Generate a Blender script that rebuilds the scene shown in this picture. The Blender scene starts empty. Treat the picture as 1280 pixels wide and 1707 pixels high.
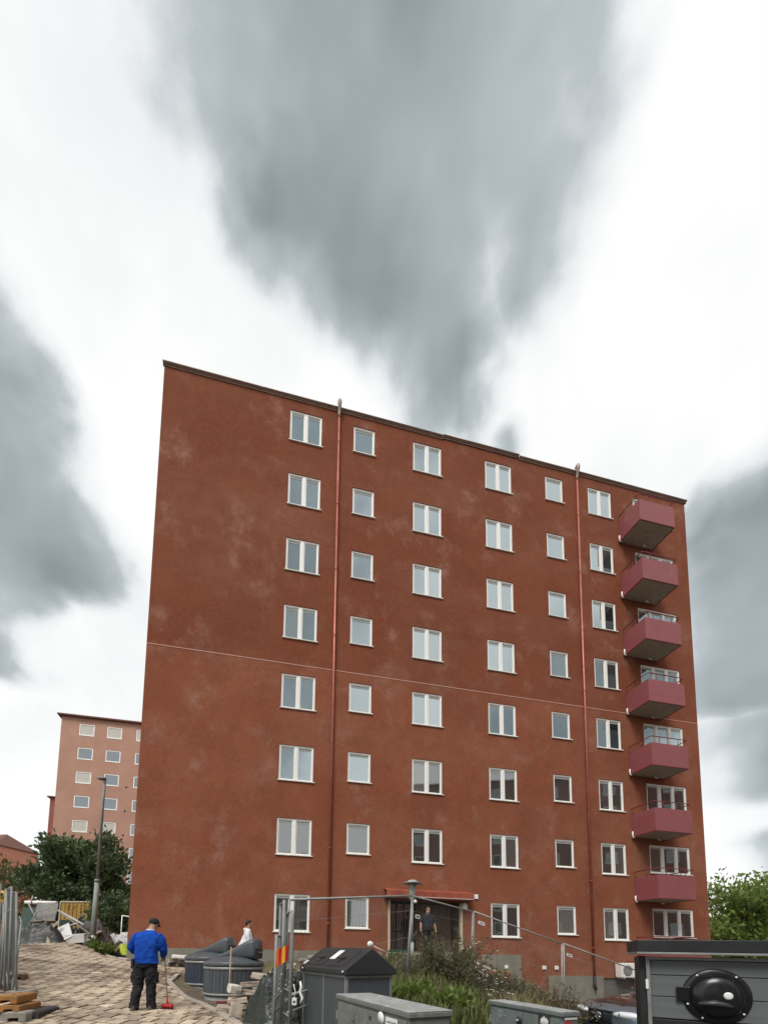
import bpy, bmesh, math, random
import numpy as np
from mathutils import Vector, Matrix, noise as mnoise

random.seed(7)
rng = np.random.default_rng(11)
R = math.radians
scene = bpy.context.scene
COL = scene.collection

# ------------------------------------------------------------------ camera
EYE = 1.55
PITCH, ROLL = R(5.2449), R(1.0658)
cd = bpy.data.cameras.new("camera")
cam = bpy.data.objects.new("camera", cd)
COL.objects.link(cam)
_F = Vector((0, math.cos(PITCH), math.sin(PITCH)))
_R0 = Vector((1, 0, 0)); _U0 = Vector((0, -math.sin(PITCH), math.cos(PITCH)))
_R = _R0 * math.cos(ROLL) + _U0 * math.sin(ROLL)
_U = _U0 * math.cos(ROLL) - _R0 * math.sin(ROLL)
cam.matrix_world = Matrix(((_R.x, _U.x, -_F.x, 0), (_R.y, _U.y, -_F.y, 0), (_R.z, _U.z, -_F.z, EYE), (0, 0, 0, 1)))
cd.sensor_fit = 'VERTICAL'; cd.sensor_height = 36.0
cd.lens = 708.265 / 1707 * 36
cd.shift_x = (640 - 569.97) / 1707
cd.shift_y = (1519.06 - 853.5) / 1707
cd.clip_start = 0.05; cd.clip_end = 3000
scene.camera = cam

# ------------------------------------------------------------------ sky
world = bpy.data.worlds.new("World"); scene.world = world; world.use_nodes = True
SUN_EL, SUN_AZ = R(52), R(205)          # compass-like: measured from +Y towards +X


def build_sky():
    nt = world.node_tree; N = nt.nodes; L = nt.links; N.clear()
    def n(t, **k):
        o = N.new(t)
        for a, b in k.items(): setattr(o, a, b)
        return o
    def math_(op, a, b=None, clamp=False):
        m = n('ShaderNodeMath', operation=op, use_clamp=clamp)
        for i, v in enumerate((a, b)):
            if v is None: continue
            if isinstance(v, (int, float)): m.inputs[i].default_value = v
            else: L.new(v, m.inputs[i])
        return m.outputs[0]
    def vm(op, a, b=None, s=None):
        m = n('ShaderNodeVectorMath', operation=op)
        for i, v in enumerate((a, b)):
            if v is None: continue
            if isinstance(v, tuple): m.inputs[i].default_value = v
            else: L.new(v, m.inputs[i])
        if s is not None:
            if isinstance(s, (int, float)): m.inputs['Scale'].default_value = s
            else: L.new(s, m.inputs['Scale'])
        return m
    tc = n('ShaderNodeTexCoord')
    sep = n('ShaderNodeSeparateXYZ'); L.new(tc.outputs['Generated'], sep.inputs[0])
    zz = math_('MAXIMUM', sep.outputs['Z'], 0.03)
    comb = n('ShaderNodeCombineXYZ')
    L.new(math_('DIVIDE', sep.outputs['X'], zz), comb.inputs[0])
    L.new(math_('DIVIDE', sep.outputs['Y'], zz), comb.inputs[1])
    P = comb.outputs[0]                                   # point on a flat cloud deck
    # wind-drawn noise: long along the wind, finer across it
    mp = n('ShaderNodeMapping'); mp.inputs['Rotation'].default_value = (0, 0, R(12)); mp.inputs['Scale'].default_value = (1.25, 0.8, 1)
    L.new(P, mp.inputs[0])
    def noise(vec, sc, det, rough=.55, off=0.0):
        m2 = vm('ADD', vec, (off, off * .7, off * .3))
        t = n('ShaderNodeTexNoise'); t.inputs['Scale'].default_value = sc; t.inputs['Detail'].default_value = det
        t.inputs['Roughness'].default_value = rough; L.new(m2.outputs[0], t.inputs[0]); return t.outputs[0]
    big = noise(tc.outputs['Generated'], 3.1, 4, .55, 3.3)
    mid = noise(tc.outputs['Generated'], 5.2, 3, .5, 8.1)
    fine = noise(tc.outputs['Generated'], 13.0, 6, .58, 1.7)
    wob = math_('ADD', math_('MULTIPLY', math_('SUBTRACT', mid, .5), .30), math_('MULTIPLY', math_('SUBTRACT', fine, .5), .13))
    def capsule(A, B, ra, rb, soft, amp=1.0, lin=0.0):
        pa = vm('SUBTRACT', P, (A[0], A[1], 0)).outputs[0]
        ba = (B[0] - A[0], B[1] - A[1], 0)
        h = math_('DIVIDE', vm('DOT_PRODUCT', pa, ba).outputs['Value'], ba[0] ** 2 + ba[1] ** 2, True)
        proj = n('ShaderNodeVectorMath', operation='SCALE'); proj.inputs[0].default_value = ba; L.new(h, proj.inputs['Scale'])
        dist = vm('LENGTH', vm('SUBTRACT', pa, proj.outputs[0]).outputs[0]).outputs['Value']
        rad = math_('ADD', math_('MULTIPLY', h, rb - ra), ra)
        dd = math_('ADD', math_('SUBTRACT', dist, rad), math_('MULTIPLY', wob, amp))
        mr = n('ShaderNodeMapRange', interpolation_type='SMOOTHSTEP')
        L.new(dd, mr.inputs[0]); mr.inputs[1].default_value = soft; mr.inputs[2].default_value = -soft
        mr.inputs[3].default_value = 0; mr.inputs[4].default_value = 1
        return mr.outputs[0]
    caps = [
        capsule((-.02, .10), (-.01, .27), .225, .22, .08, .6),
        capsule((.06, .42), (.165, .665), .205, .055, .075, .7),
        capsule((.19, .43), (.245, .50), .115, .075, .06, .5),
        capsule((.165, .60), (.205, .71), .055, .010, .045, .4),
        capsule((-.74, .55), (-.745, .99), .20, .15, .075, .8),
        capsule((-.83, .90), (-1.27, 1.38), .15, .13, .10, 1.2),
        capsule((1.08, .90), (1.55, 1.35), .25, .34, .10, .9),
        capsule((1.95, 1.60), (2.6, 2.2), .32, .36, .34, 1.5),
        capsule((3.9, 3.3), (5.2, 4.2), .42, .55, .45, 4.0),
        capsule((.305, .735), (.325, .77), .0, .0, .045, .25),
        capsule((1.4, .30), (1.6, -1.2), .3, .5, .2, 2.0),
        capsule((-1.0, -.5), (-2.2, .1), .35, .4, .2, 2.0),
        capsule((.1, -1.0), (.3, -2.4), .4, .3, .2, 2.0),
    ]
    m = caps[0]
    for c in caps[1:]: m = math_('MAXIMUM', m, c)
    # inside the clouds: lighter and darker wisps; between them: faint grey veils
    wisp = n('ShaderNodeMapRange'); L.new(mid, wisp.inputs[0]); wisp.inputs[1].default_value = .30; wisp.inputs[2].default_value = .72
    wisp.inputs[3].default_value = 1.0; wisp.inputs[4].default_value = .56
    dens = math_('MULTIPLY', m, wisp.outputs[0])
    veil = n('ShaderNodeMapRange', interpolation_type='SMOOTHSTEP'); L.new(big, veil.inputs[0])
    veil.inputs[1].default_value = .46; veil.inputs[2].default_value = .80; veil.inputs[3].default_value = 0; veil.inputs[4].default_value = .20
    dens = math_('ADD', dens, veil.outputs[0], True)
    ramp = n('ShaderNodeValToRGB'); L.new(dens, ramp.inputs[0])
    e = ramp.color_ramp.elements
    e[0].position = 0.0; e[0].color = (.575, .578, .568, 1)
    e[1].position = 1.0; e[1].color = (.155, .174, .175, 1)
    q = e.new(.22); q.color = (.485, .498, .503, 1)
    q = e.new(.5); q.color = (.285, .312, .322, 1)
    sky = n('ShaderNodeTexSky', sky_type='NISHITA', sun_disc=False, sun_elevation=SUN_EL, sun_rotation=SUN_AZ)
    skys = n('ShaderNodeVectorMath', operation='SCALE'); skys.inputs['Scale'].default_value = .10
    L.new(sky.outputs[0], skys.inputs[0])
    mix = n('ShaderNodeMix', data_type='RGBA'); mix.inputs[0].default_value = .96
    L.new(skys.outputs[0], mix.inputs[6]); L.new(ramp.outputs[0], mix.inputs[7])
    bg = n('ShaderNodeBackground'); bg.inputs['Strength'].default_value = 1.0
    L.new(mix.outputs[2], bg.inputs['Color'])
    out = n('ShaderNodeOutputWorld'); L.new(bg.outputs[0], out.inputs['Surface'])


build_sky()

sl = bpy.data.lights.new("sun", 'SUN'); sl.energy = 1.5; sl.angle = R(25); sl.color = (1, .97, .92)
sun = bpy.data.objects.new("sun", sl); COL.objects.link(sun)
_sd = Vector((math.sin(SUN_AZ) * math.cos(SUN_EL), math.cos(SUN_AZ) * math.cos(SUN_EL), math.sin(SUN_EL)))
sun.rotation_euler = _sd.to_track_quat('Z', 'Y').to_euler()

vs = scene.view_settings
vs.view_transform = 'Standard'; vs.look = 'None'; vs.exposure = 0.85; vs.gamma = 1.0
vs.use_curve_mapping = False
scene.cycles.max_bounces = 6; scene.cycles.diffuse_bounces = 3; scene.cycles.glossy_bounces = 3
scene.cycles.transmission_bounces = 3; scene.cycles.transparent_max_bounces = 6
try:
    scene.cycles.use_denoising = True
except Exception:
    pass

# ------------------------------------------------------------------ materials
MATS = {}


def mat(name, c1, c2=None, scale=4.0, rough=.7, metal=0.0, bump=0.0, bscale=40.0, spec=.4, stretch=None, detail=4, rand=0.0, c3=None, s3=.6, coords='Object', lo=.35, hi=.65, transl=0.0, coat=0.0):
    """A procedural surface: colour mottled between c1 and c2 (patches of c3), fine relief from noise."""
    if name in MATS: return MATS[name]
    m = bpy.data.materials.new(name); m.use_nodes = True
    nt = m.node_tree; N = nt.nodes; L = nt.links; N.clear()
    out = N.new('ShaderNodeOutputMaterial'); b = N.new('ShaderNodeBsdfPrincipled')
    b.inputs['Roughness'].default_value = rough; b.inputs['Metallic'].default_value = metal
    b.inputs['Specular IOR Level'].default_value = spec; b.inputs['Coat Weight'].default_value = coat
    tc = N.new('ShaderNodeTexCoord'); vec = tc.outputs[coords]
    if stretch:
        mp = N.new('ShaderNodeMapping'); mp.inputs['Scale'].default_value = stretch; L.new(vec, mp.inputs[0]); vec = mp.outputs[0]
    if rand:
        oi = N.new('ShaderNodeObjectInfo'); mu = N.new('ShaderNodeVectorMath'); mu.operation = 'ADD'
        sc = N.new('ShaderNodeMath'); sc.operation = 'MULTIPLY'; sc.inputs[1].default_value = 37.0
        L.new(oi.outputs['Random'], sc.inputs[0]); L.new(vec, mu.inputs[0]); L.new(sc.outputs[0], mu.inputs[1]); vec = mu.outputs[0]
    def nz(s, d=4, r=.6):
        t = N.new('ShaderNodeTexNoise'); t.inputs['Scale'].default_value = s; t.inputs['Detail'].default_value = d
        t.inputs['Roughness'].default_value = r; L.new(vec, t.inputs[0]); return t.outputs[0]
    def rng_(v, a, b_, c=0, d=1):
        t = N.new('ShaderNodeMapRange'); t.inputs[1].default_value = a; t.inputs[2].default_value = b_
        t.inputs[3].default_value = c; t.inputs[4].default_value = d; L.new(v, t.inputs[0]); return t.outputs[0]
    def mixc(f, a, b_):
        t = N.new('ShaderNodeMix'); t.data_type = 'RGBA'
        for i, v in ((0, f), (6, a), (7, b_)):
            if isinstance(v, tuple): t.inputs[i].default_value = (*v, 1) if len(v) == 3 else v
            elif isinstance(v, float): t.inputs[i].default_value = v
            else: L.new(v, t.inputs[i])
        return t.outputs[2]
    col = None
    if c2 is None: c2 = tuple(x * .82 for x in c1)
    col = mixc(rng_(nz(scale, detail), lo, hi), tuple(c1), tuple(c2))
    if c3: col = mixc(rng_(nz(s3, 5, .62), .54, .72), col, tuple(c3))
    if rand:
        hv = N.new('ShaderNodeHueSaturation'); L.new(col, hv.inputs['Color'])
        L.new(rng_(oi.outputs['Random'], 0, 1, 1 - rand, 1 + rand), hv.inputs['Value']); col = hv.outputs[0]
    L.new(col, b.inputs['Base Color'])
    if bump:
        bp = N.new('ShaderNodeBump'); bp.inputs['Strength'].default_value = bump; bp.inputs['Distance'].default_value = .02
        L.new(nz(bscale, 5), bp.inputs['Height']); L.new(bp.outputs[0], b.inputs['Normal'])
    L.new(rng_(nz(scale * 2.3, 3), .3, .7, max(.02, rough - .1), min(1, rough + .1)), b.inputs['Roughness'])
    if transl:
        tr = N.new('ShaderNodeBsdfTranslucent'); L.new(col, tr.inputs[0])
        ms = N.new('ShaderNodeMixShader'); ms.inputs[0].default_value = transl
        L.new(b.outputs[0], ms.inputs[1]); L.new(tr.outputs[0], ms.inputs[2]); L.new(ms.outputs[0], out.inputs[0])
    else:
        L.new(b.outputs[0], out.inputs[0])
    MATS[name] = m
    return m


def glass_mat(name, tint, refl, dark):
    """Coated window glass over a dim room: a mirror share that rises at grazing angles."""
    if name in MATS: return MATS[name]
    m = bpy.data.materials.new(name); m.use_nodes = True
    nt = m.node_tree; N = nt.nodes; L = nt.links; N.clear()
    out = N.new('ShaderNodeOutputMaterial')
    tc = N.new('ShaderNodeTexCoord'); oi = N.new('ShaderNodeObjectInfo')
    t = N.new('ShaderNodeTexNoise'); t.inputs['Scale'].default_value = 1.3; t.inputs['Detail'].default_value = 2
    add = N.new('ShaderNodeVectorMath'); L.new(tc.outputs['Object'], add.inputs[0]); L.new(oi.outputs['Location'], add.inputs[1]); L.new(add.outputs[0], t.inputs[0])
    bp = N.new('ShaderNodeBump'); bp.inputs['Strength'].default_value = .02; bp.inputs['Distance'].default_value = .05; L.new(t.outputs[0], bp.inputs['Height'])
    gl = N.new('ShaderNodeBsdfGlossy'); gl.inputs['Color'].default_value = (*tint, 1); gl.inputs['Roughness'].default_value = .03; L.new(bp.outputs[0], gl.inputs['Normal'])
    df = N.new('ShaderNodeBsdfDiffuse')
    mr = N.new('ShaderNodeMix'); mr.data_type = 'RGBA'; L.new(t.outputs[0], mr.inputs[0])
    mr.inputs[6].default_value = (*dark, 1); mr.inputs[7].default_value = (*[x * 2.2 for x in dark], 1)
    cu = N.new('ShaderNodeMapRange'); cu.inputs[1].default_value = .62; cu.inputs[2].default_value = 1.0; cu.inputs[4].default_value = .55; L.new(oi.outputs['Random'], cu.inputs[0])
    wv = N.new('ShaderNodeTexWave'); wv.inputs['Scale'].default_value = 3.2; wv.inputs['Distortion'].default_value = 1.5; L.new(add.outputs[0], wv.inputs[0])
    cc = N.new('ShaderNodeMix'); cc.data_type = 'RGBA'; cc.inputs[6].default_value = (.30, .30, .28, 1); cc.inputs[7].default_value = (.18, .18, .17, 1); L.new(wv.outputs[1], cc.inputs[0])
    c2 = N.new('ShaderNodeMix'); c2.data_type = 'RGBA'; L.new(cu.outputs[0], c2.inputs[0]); L.new(mr.outputs[2], c2.inputs[6]); L.new(cc.outputs[2], c2.inputs[7]); L.new(c2.outputs[2], df.inputs[0])
    fr = N.new('ShaderNodeLayerWeight'); fr.inputs['Blend'].default_value = .3
    mp = N.new('ShaderNodeMapRange'); L.new(fr.outputs['Fresnel'], mp.inputs[0]); mp.inputs[3].default_value = refl; mp.inputs[4].default_value = .95
    ms = N.new('ShaderNodeMixShader'); L.new(mp.outputs[0], ms.inputs[0]); L.new(df.outputs[0], ms.inputs[1]); L.new(gl.outputs[0], ms.inputs[2])
    L.new(ms.outputs[0], out.inputs[0]); MATS[name] = m
    return m


# ------------------------------------------------------------------ mesh helpers
class MB:
    def __init__(s): s.v = []; s.f = []; s.sm = []
    def _add(s, vs, fs, smooth=False):
        k = len(s.v); s.v += [tuple(p) for p in vs]; s.f += [tuple(i + k for i in f) for f in fs]; s.sm += [smooth] * len(fs); return s
    def box(s, a, b, M=None, taper=None):
        x0, y0, z0 = a; x1, y1, z1 = b
        vs = [(x0, y0, z0), (x1, y0, z0), (x1, y1, z0), (x0, y1, z0), (x0, y0, z1), (x1, y0, z1), (x1, y1, z1), (x0, y1, z1)]
        if taper:
            cx, cy = (x0 + x1) / 2, (y0 + y1) / 2
            vs = vs[:4] + [(cx + (x - cx) * taper, cy + (y - cy) * taper, z) for x, y, z in vs[4:]]
        if M is not None: vs = [M @ Vector(p) for p in vs]
        return s._add(vs, [(0, 3, 2, 1), (4, 5, 6, 7), (0, 1, 5, 4), (1, 2, 6, 5), (2, 3, 7, 6), (3, 0, 4, 7)])
    def tube(s, pts, r, n=8, caps=True, smooth=True):
        pts = [Vector(p) for p in pts]; rs = r if isinstance(r, (list, tuple)) else [r] * len(pts)
        vs = []; up = None
        for i, p in enumerate(pts):
            t = (pts[min(i + 1, len(pts) - 1)] - pts[max(i - 1, 0)])
            t = t.normalized() if t.length > 1e-9 else Vector((0, 0, 1))
            if up is None:
                up = Vector((0, 0, 1)) if abs(t.z) < .9 else Vector((1, 0, 0))
            a = (up - t * up.dot(t)).normalized(); b = t.cross(a); up = a
            for k in range(n):
                w = 2 * math.pi * k / n
                vs.append(p + (a * math.cos(w) + b * math.sin(w)) * rs[i])
        fs = []
        for i in range(len(pts) - 1):
            for k in range(n):
                k2 = (k + 1) % n
                fs.append((i * n + k, i * n + k2, (i + 1) * n + k2, (i + 1) * n + k))
        s._add(vs, fs, smooth)
        if caps:
            k0 = len(s.v) - len(vs)
            s.f.append(tuple(k0 + i for i in reversed(range(n)))); s.sm.append(False)
            s.f.append(tuple(k0 + (len(pts) - 1) * n + i for i in range(n))); s.sm.append(False)
        return s
    def lathe(s, prof, c=(0, 0, 0), n=24, smooth=True, M=None, a0=0.0):
        vs = []
        for (r, z) in prof:
            for k in range(n):
                w = 2 * math.pi * k / n + a0
                p = Vector((c[0] + r * math.cos(w), c[1] + r * math.sin(w), c[2] + z)); vs.append(M @ p if M is not None else p)
        fs = []
        for i in range(len(prof) - 1):
            for k in range(n):
                k2 = (k + 1) % n
                fs.append((i * n + k, i * n + k2, (i + 1) * n + k2, (i + 1) * n + k))
        s._add(vs, fs, smooth); k0 = len(s.v) - len(vs)
        if prof[0][0] > 1e-4: s.f.append(tuple(k0 + i for i in reversed(range(n)))); s.sm.append(False)
        if prof[-1][0] > 1e-4: s.f.append(tuple(k0 + (len(prof) - 1) * n + i for i in range(n))); s.sm.append(False)
        return s
    def loft(s, rings, n=14, power=2.0, smooth=True, axis='z', M=None):
        """rings: (cx, cy, cz, ra, rb), each an ellipse square to the axis"""
        vs = []
        for (cx, cy, cz, ra, rb) in rings:
            for k in range(n):
                w = 2 * math.pi * k / n; c, d = math.cos(w), math.sin(w)
                e = 2.0 / power
                c = math.copysign(abs(c) ** e, c); d = math.copysign(abs(d) ** e, d)
                if axis == 'z': p = Vector((cx + ra * c, cy + rb * d, cz))
                else: p = Vector((cx, cy + ra * c, cz + rb * d))
                vs.append(M @ p if M is not None else p)
        fs = []
        for i in range(len(rings) - 1):
            for k in range(n):
                k2 = (k + 1) % n; fs.append((i * n + k, i * n + k2, (i + 1) * n + k2, (i + 1) * n + k))
        s._add(vs, fs, smooth); k0 = len(s.v) - len(vs)
        s.f.append(tuple(k0 + i for i in reversed(range(n)))); s.sm.append(smooth)
        s.f.append(tuple(k0 + (len(rings) - 1) * n + i for i in range(n))); s.sm.append(smooth)
        return s
    def prism(s, poly, y0, y1, M=None, smooth=False):
        """poly of (x, z) pushed from y0 to y1"""
        n = len(poly)
        vs = [Vector((x, y0, z)) for x, z in poly] + [Vector((x, y1, z)) for x, z in poly]
        if M is not None: vs = [M @ p for p in vs]
        fs = [tuple(range(n)), tuple(reversed(range(n, 2 * n)))] + [(i, i + n, (i + 1) % n + n, (i + 1) % n) for i in range(n)]
        return s._add(vs, fs, smooth)
    def ball(s, c, r, n=12, m=8, sc=(1, 1, 1)):
        return s._add(*_ball(c, r, n, m, sc), True)
    def quad(s, a, b, c, d): return s._add([a, b, c, d], [(0, 1, 2, 3)])
    def build(s, name, m, parent=None, bevel=0.0, loc=None, rot=None, segs=2):
        me = bpy.data.meshes.new(name); me.from_pydata(s.v, [], s.f); me.update()
        me.polygons.foreach_set('use_smooth', s.sm)
        if m is not None: me.materials.append(m)
        return link(name, me, parent, bevel, loc, rot, segs)


def _ball(c, r, n, m, sc):
    vs = [(c[0], c[1], c[2] - r * sc[2])]
    for j in range(1, m):
        a = math.pi * j / m
        for k in range(n):
            w = 2 * math.pi * k / n
            vs.append((c[0] + r * sc[0] * math.sin(a) * math.cos(w), c[1] + r * sc[1] * math.sin(a) * math.sin(w), c[2] - r * sc[2] * math.cos(a)))
    vs.append((c[0], c[1], c[2] + r * sc[2])); T = len(vs) - 1
    fs = [(0, 1 + (k + 1) % n, 1 + k) for k in range(n)]
    for j in range(m - 2):
        for k in range(n):
            k2 = (k + 1) % n; fs.append((1 + j * n + k, 1 + j * n + k2, 1 + (j + 1) * n + k2, 1 + (j + 1) * n + k))
    fs += [(T, 1 + (m - 2) * n + k, 1 + (m - 2) * n + (k + 1) % n) for k in range(n)]
    return vs, fs


def link(name, me, parent=None, bevel=0.0, loc=None, rot=None, segs=2):
    o = bpy.data.objects.new(name, me); COL.objects.link(o)
    if parent is not None: o.parent = parent
    if loc is not None: o.location = loc
    if rot is not None: o.rotation_euler = rot
    if bevel:
        b = o.modifiers.new('bevel', 'BEVEL'); b.width = bevel; b.segments = segs; b.limit_method = 'ANGLE'; b.angle_limit = R(40)
    return o


def tag(o, label, cat, group=None):
    o['label'] = label; o['category'] = cat
    if group: o['group'] = group
    return o


def thing(name, label, cat, loc=(0, 0, 0), rz=0.0, group=None, rot=None):
    o = bpy.data.objects.new(name, None); COL.objects.link(o); o.empty_display_size = .2
    o.location = loc; o.rotation_euler = rot if rot is not None else (0, 0, rz)
    return tag(o, label, cat, group)


def structure(o): o['kind'] = 'structure'; return o
def stuff(o): o['kind'] = 'stuff'; return o


CHILD = {}
def kids(o): return [c for c in bpy.data.objects if c.parent == o]


def copy_tree(o, parent=None):
    c = o.copy(); COL.objects.link(c); c.parent = parent
    for k in kids(o): copy_tree(k, c)
    return c


def frame(x, y, z, ux, uy, uz=(0, 0, 1)):
    return None


# ------------------------------------------------------------------ the lie of the land
ANCH = [(-1.9, 7.1, .30), (-3.6, 8, .38), (-5.2, 7.1, .42), (-3.5, 7, .28), (-5.8, 9.5, .68), (-7.3, 8.5, .74), (-7, 11, .95), (-8.5, 13, 1.30), (-9.2, 15.3, 1.70),
        (-11, 15, 1.55), (-4.4, 11, .52), (-4.6, 12.5, .68), (-2.7, 10.7, .28), (-3.76, 12.4, .40), (-3.1, 13.5, .80), (-7.1, 14.0, 1.10), (-2.4, 14.9, 1.10), (1, 15.5, 1.25),
        (2, 15.8, 1.42), (5, 16.3, 1.42), (1.3, 9.3, .9), (1.9, 11.5, 1.26), (3.7, 12.3, .95), (6.7, 13, -.1), (9.8, 14.2, -.4), (7.2, 16.9, .3), (10, 17.5, -.4), (12, 17.9, -.45),
        (5.5, 9, -.42), (-7.75, 15.2, .98), (1.13, 6.1, .55), (-.9, 6.6, .3), (0, 5.3, .1), (0, 3, 0), (0, 0, 0), (2, 4, -.05), (3, 4, -.15), (4, 2, -.2), (-4, 3, .2), (4.4, 10, .35), (2.3, 9, .78),
        (-16, 20, 1.9), (-18, 28, 2.1), (-30, 45, 2.3), (20, 25, -.2), (30, 35, -.2), (15, 10, -.6), (0, -20, 0), (-20, 0, .8), (20, -10, -.4), (-60, 90, 2.5), (60, 60, 0),
        (0, 60, 1.5), (0, 30, 1.2), (-60, -40, .5), (60, -40, -.3), (-150, 60, 2), (150, 60, 0), (0, 200, 2), (0, -150, 0), (-300, 300, 2), (300, 300, 1), (300, -300, 0), (-300, -300, 1)]
_A = np.array(ANCH)


def _phi(d2): return .5 * d2 * np.log(d2 + 1e-12)


_n = len(_A)
_K = _phi(((_A[:, None, :2] - _A[None, :, :2]) ** 2).sum(-1)) + np.eye(_n) * .35
_P = np.c_[np.ones(_n), _A[:, :2]]
_S = np.linalg.solve(np.block([[_K, _P], [_P.T, np.zeros((3, 3))]]), np.r_[_A[:, 2], 0, 0, 0])


def gza(x, y):
    x = np.asarray(x, float); y = np.asarray(y, float)
    d2 = (x[..., None] - _A[:, 0]) ** 2 + (y[..., None] - _A[:, 1]) ** 2
    return (_phi(d2) * _S[:_n]).sum(-1) + _S[_n] + _S[_n + 1] * x + _S[_n + 2] * y


def gz(x, y): return float(gza(x, y))


def gnorm(x, y, e=.15):
    return Vector((gz(x - e, y) - gz(x + e, y), gz(x, y - e) - gz(x, y + e), 2 * e)).normalized()


def inside(x, y, poly):
    r = False; j = len(poly) - 1
    for i in range(len(poly)):
        (xi, yi), (xj, yj) = poly[i], poly[j]
        if (yi > y) != (yj > y) and x < (xj - xi) * (y - yi) / (yj - yi) + xi: r = not r
        j = i
    return r

# ================================================================== THE SETTING
def sheet(name, m, xs, ys, dz=0.0, poly=None, step=None):
    X, Y = np.meshgrid(xs, ys); Z = gza(X, Y) + dz
    nx, ny = len(xs), len(ys)
    v = np.c_[X.ravel(), Y.ravel(), Z.ravel()]
    f = []
    for j in range(ny - 1):
        for i in range(nx - 1):
            if poly and not inside((xs[i] + xs[i + 1]) / 2, (ys[j] + ys[j + 1]) / 2, poly): continue
            f.append((j * nx + i, j * nx + i + 1, (j + 1) * nx + i + 1, (j + 1) * nx + i))
    used = sorted({i for q in f for i in q}); mp = {o: k for k, o in enumerate(used)}
    me = bpy.data.meshes.new(name); me.from_pydata([tuple(v[i]) for i in used], [], [tuple(mp[i] for i in q) for q in f]); me.update()
    me.polygons.foreach_set('use_smooth', [True] * len(f)); me.materials.append(m)
    return structure(link(name, me))


M_soil = mat('soil', (.16, .12, .085), (.09, .068, .05), 3.0, .95, bump=.8, bscale=18, c3=(.12, .13, .05), s3=.5)
M_sand = mat('joint_sand', (.075, .055, .038), (.12, .09, .062), 6, .95, bump=.5, bscale=60)
M_asph = mat('asphalt', (.05, .05, .052), (.075, .073, .07), 9, .9, bump=.5, bscale=120)
_in = list(np.arange(-14, 14.01, .5)); _g = [-500, -300, -180, -110, -70, -45, -30, -22, -17]
_g2 = [17, 22, 30, 45, 70, 110, 180, 300, 500]
sheet('ground', M_soil, _g + _in + _g2, [-500, -300, -180, -110, -70, -45, -30, -20, -12, -6] + list(np.arange(-3, 20.01, .5)) + [23, 27, 32, 40, 55, 75, 110, 170, 300, 500])
PARK = [(3.6, 5.6), (12.5, 4.5), (15.5, 16.6), (8.6, 15.6), (6.6, 11.0), (4.4, 8.6)]
sheet('parking_area', M_asph, np.arange(3.5, 16, .25), np.arange(4, 18, .25), .012, PARK)

STREET = [(-5, -14), (16, -14), (15, 3.9), (2.4, 4.15), (-.6, 4.6), (-5.5, 5.6)]
sheet('street', M_asph, np.arange(-6, 17, .5), np.arange(-15, 6, .5), .014, STREET)

# ---- paved path: single stones in rows over a sand bed
PATH = [(-5.9, 6.2), (-1.3, 6.2), (-1.75, 7.1), (-3.15, 9.3), (-4.75, 11.7), (-4.9, 12.9), (-3.9, 13.5), (-4.3, 14.1), (-6.7, 13.5), (-9.0, 15.7), (-11.6, 15.4), (-7.9, 10.2), (-6.3, 7.8)]
path = sheet('path', M_sand, np.arange(-12, -1, .2), np.arange(6, 16.2, .2), .006, PATH)
M_pave = mat('paving_concrete', (.54, .44, .335), (.39, .31, .23), 5, .9, bump=.6, bscale=45, rand=.30, c3=(.23, .165, .11), s3=.45, coords='Object')


def soil_patch_mat():
    """paving stone colour with the swept soil lying over it in world-fixed smears"""
    m = M_pave.copy(); m.name = 'paving_stone_dirty'
    nt = m.node_tree; N = nt.nodes; L = nt.links
    b = next(x for x in N if x.type == 'BSDF_PRINCIPLED')
    src = b.inputs['Base Color'].links[0].from_socket
    g = N.new('ShaderNodeNewGeometry'); mp = N.new('ShaderNodeMapping'); mp.inputs['Scale'].default_value = (.55, .9, .4)
    L.new(g.outputs['Position'], mp.inputs[0])
    t = N.new('ShaderNodeTexNoise'); t.inputs['Scale'].default_value = 1.15; t.inputs['Detail'].default_value = 7; t.inputs['Roughness'].default_value = .68
    L.new(mp.outputs[0], t.inputs[0])
    r = N.new('ShaderNodeMapRange'); r.inputs[1].default_value = .47; r.inputs[2].default_value = .61; r.inputs[4].default_value = .88
    L.new(t.outputs[0], r.inputs[0])
    mx = N.new('ShaderNodeMix'); mx.data_type = 'RGBA'; mx.inputs[7].default_value = (.135, .095, .065, 1)
    L.new(r.outputs[0], mx.inputs[0]); L.new(src, mx.inputs[6]); L.new(mx.outputs[2], b.inputs['Base Color'])
    return m


M_stone = soil_patch_mat()
stone_meshes = []
for k in range(6):
    bm = bmesh.new(); bmesh.ops.create_cube(bm, size=1.0)
    for v in bm.verts:
        v.co.x *= .222 + random.uniform(-.014, .008); v.co.y *= .258 + random.uniform(-.016, .008); v.co.z *= .07
        v.co += Vector((random.uniform(-.006, .006), random.uniform(-.006, .006), random.uniform(-.004, .004)))
    bmesh.ops.bevel(bm, geom=[e for e in bm.edges if e.verts[0].co.z > 0 and e.verts[1].co.z > 0] , offset=.007, segments=1, affect='EDGES')
    me = bpy.data.meshes.new('paving_stone'); bm.to_mesh(me); bm.free(); me.materials.append(M_stone); stone_meshes.append(me)
ca, sa = math.cos(R(-9)), math.sin(R(-9))
spots = []
for j in range(-10, 60):
    for i in range(-60, 60):
        lx = i * .246 + (j % 2) * .123; ly = j * .288
        x = -5.5 + ca * lx - sa * ly; y = 8 + sa * lx + ca * ly
        if inside(x, y, PATH) and abs(y) < 20:
            spots.append((math.hypot(x, y), x, y))
spots.sort()
restv, restf = [], []
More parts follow.
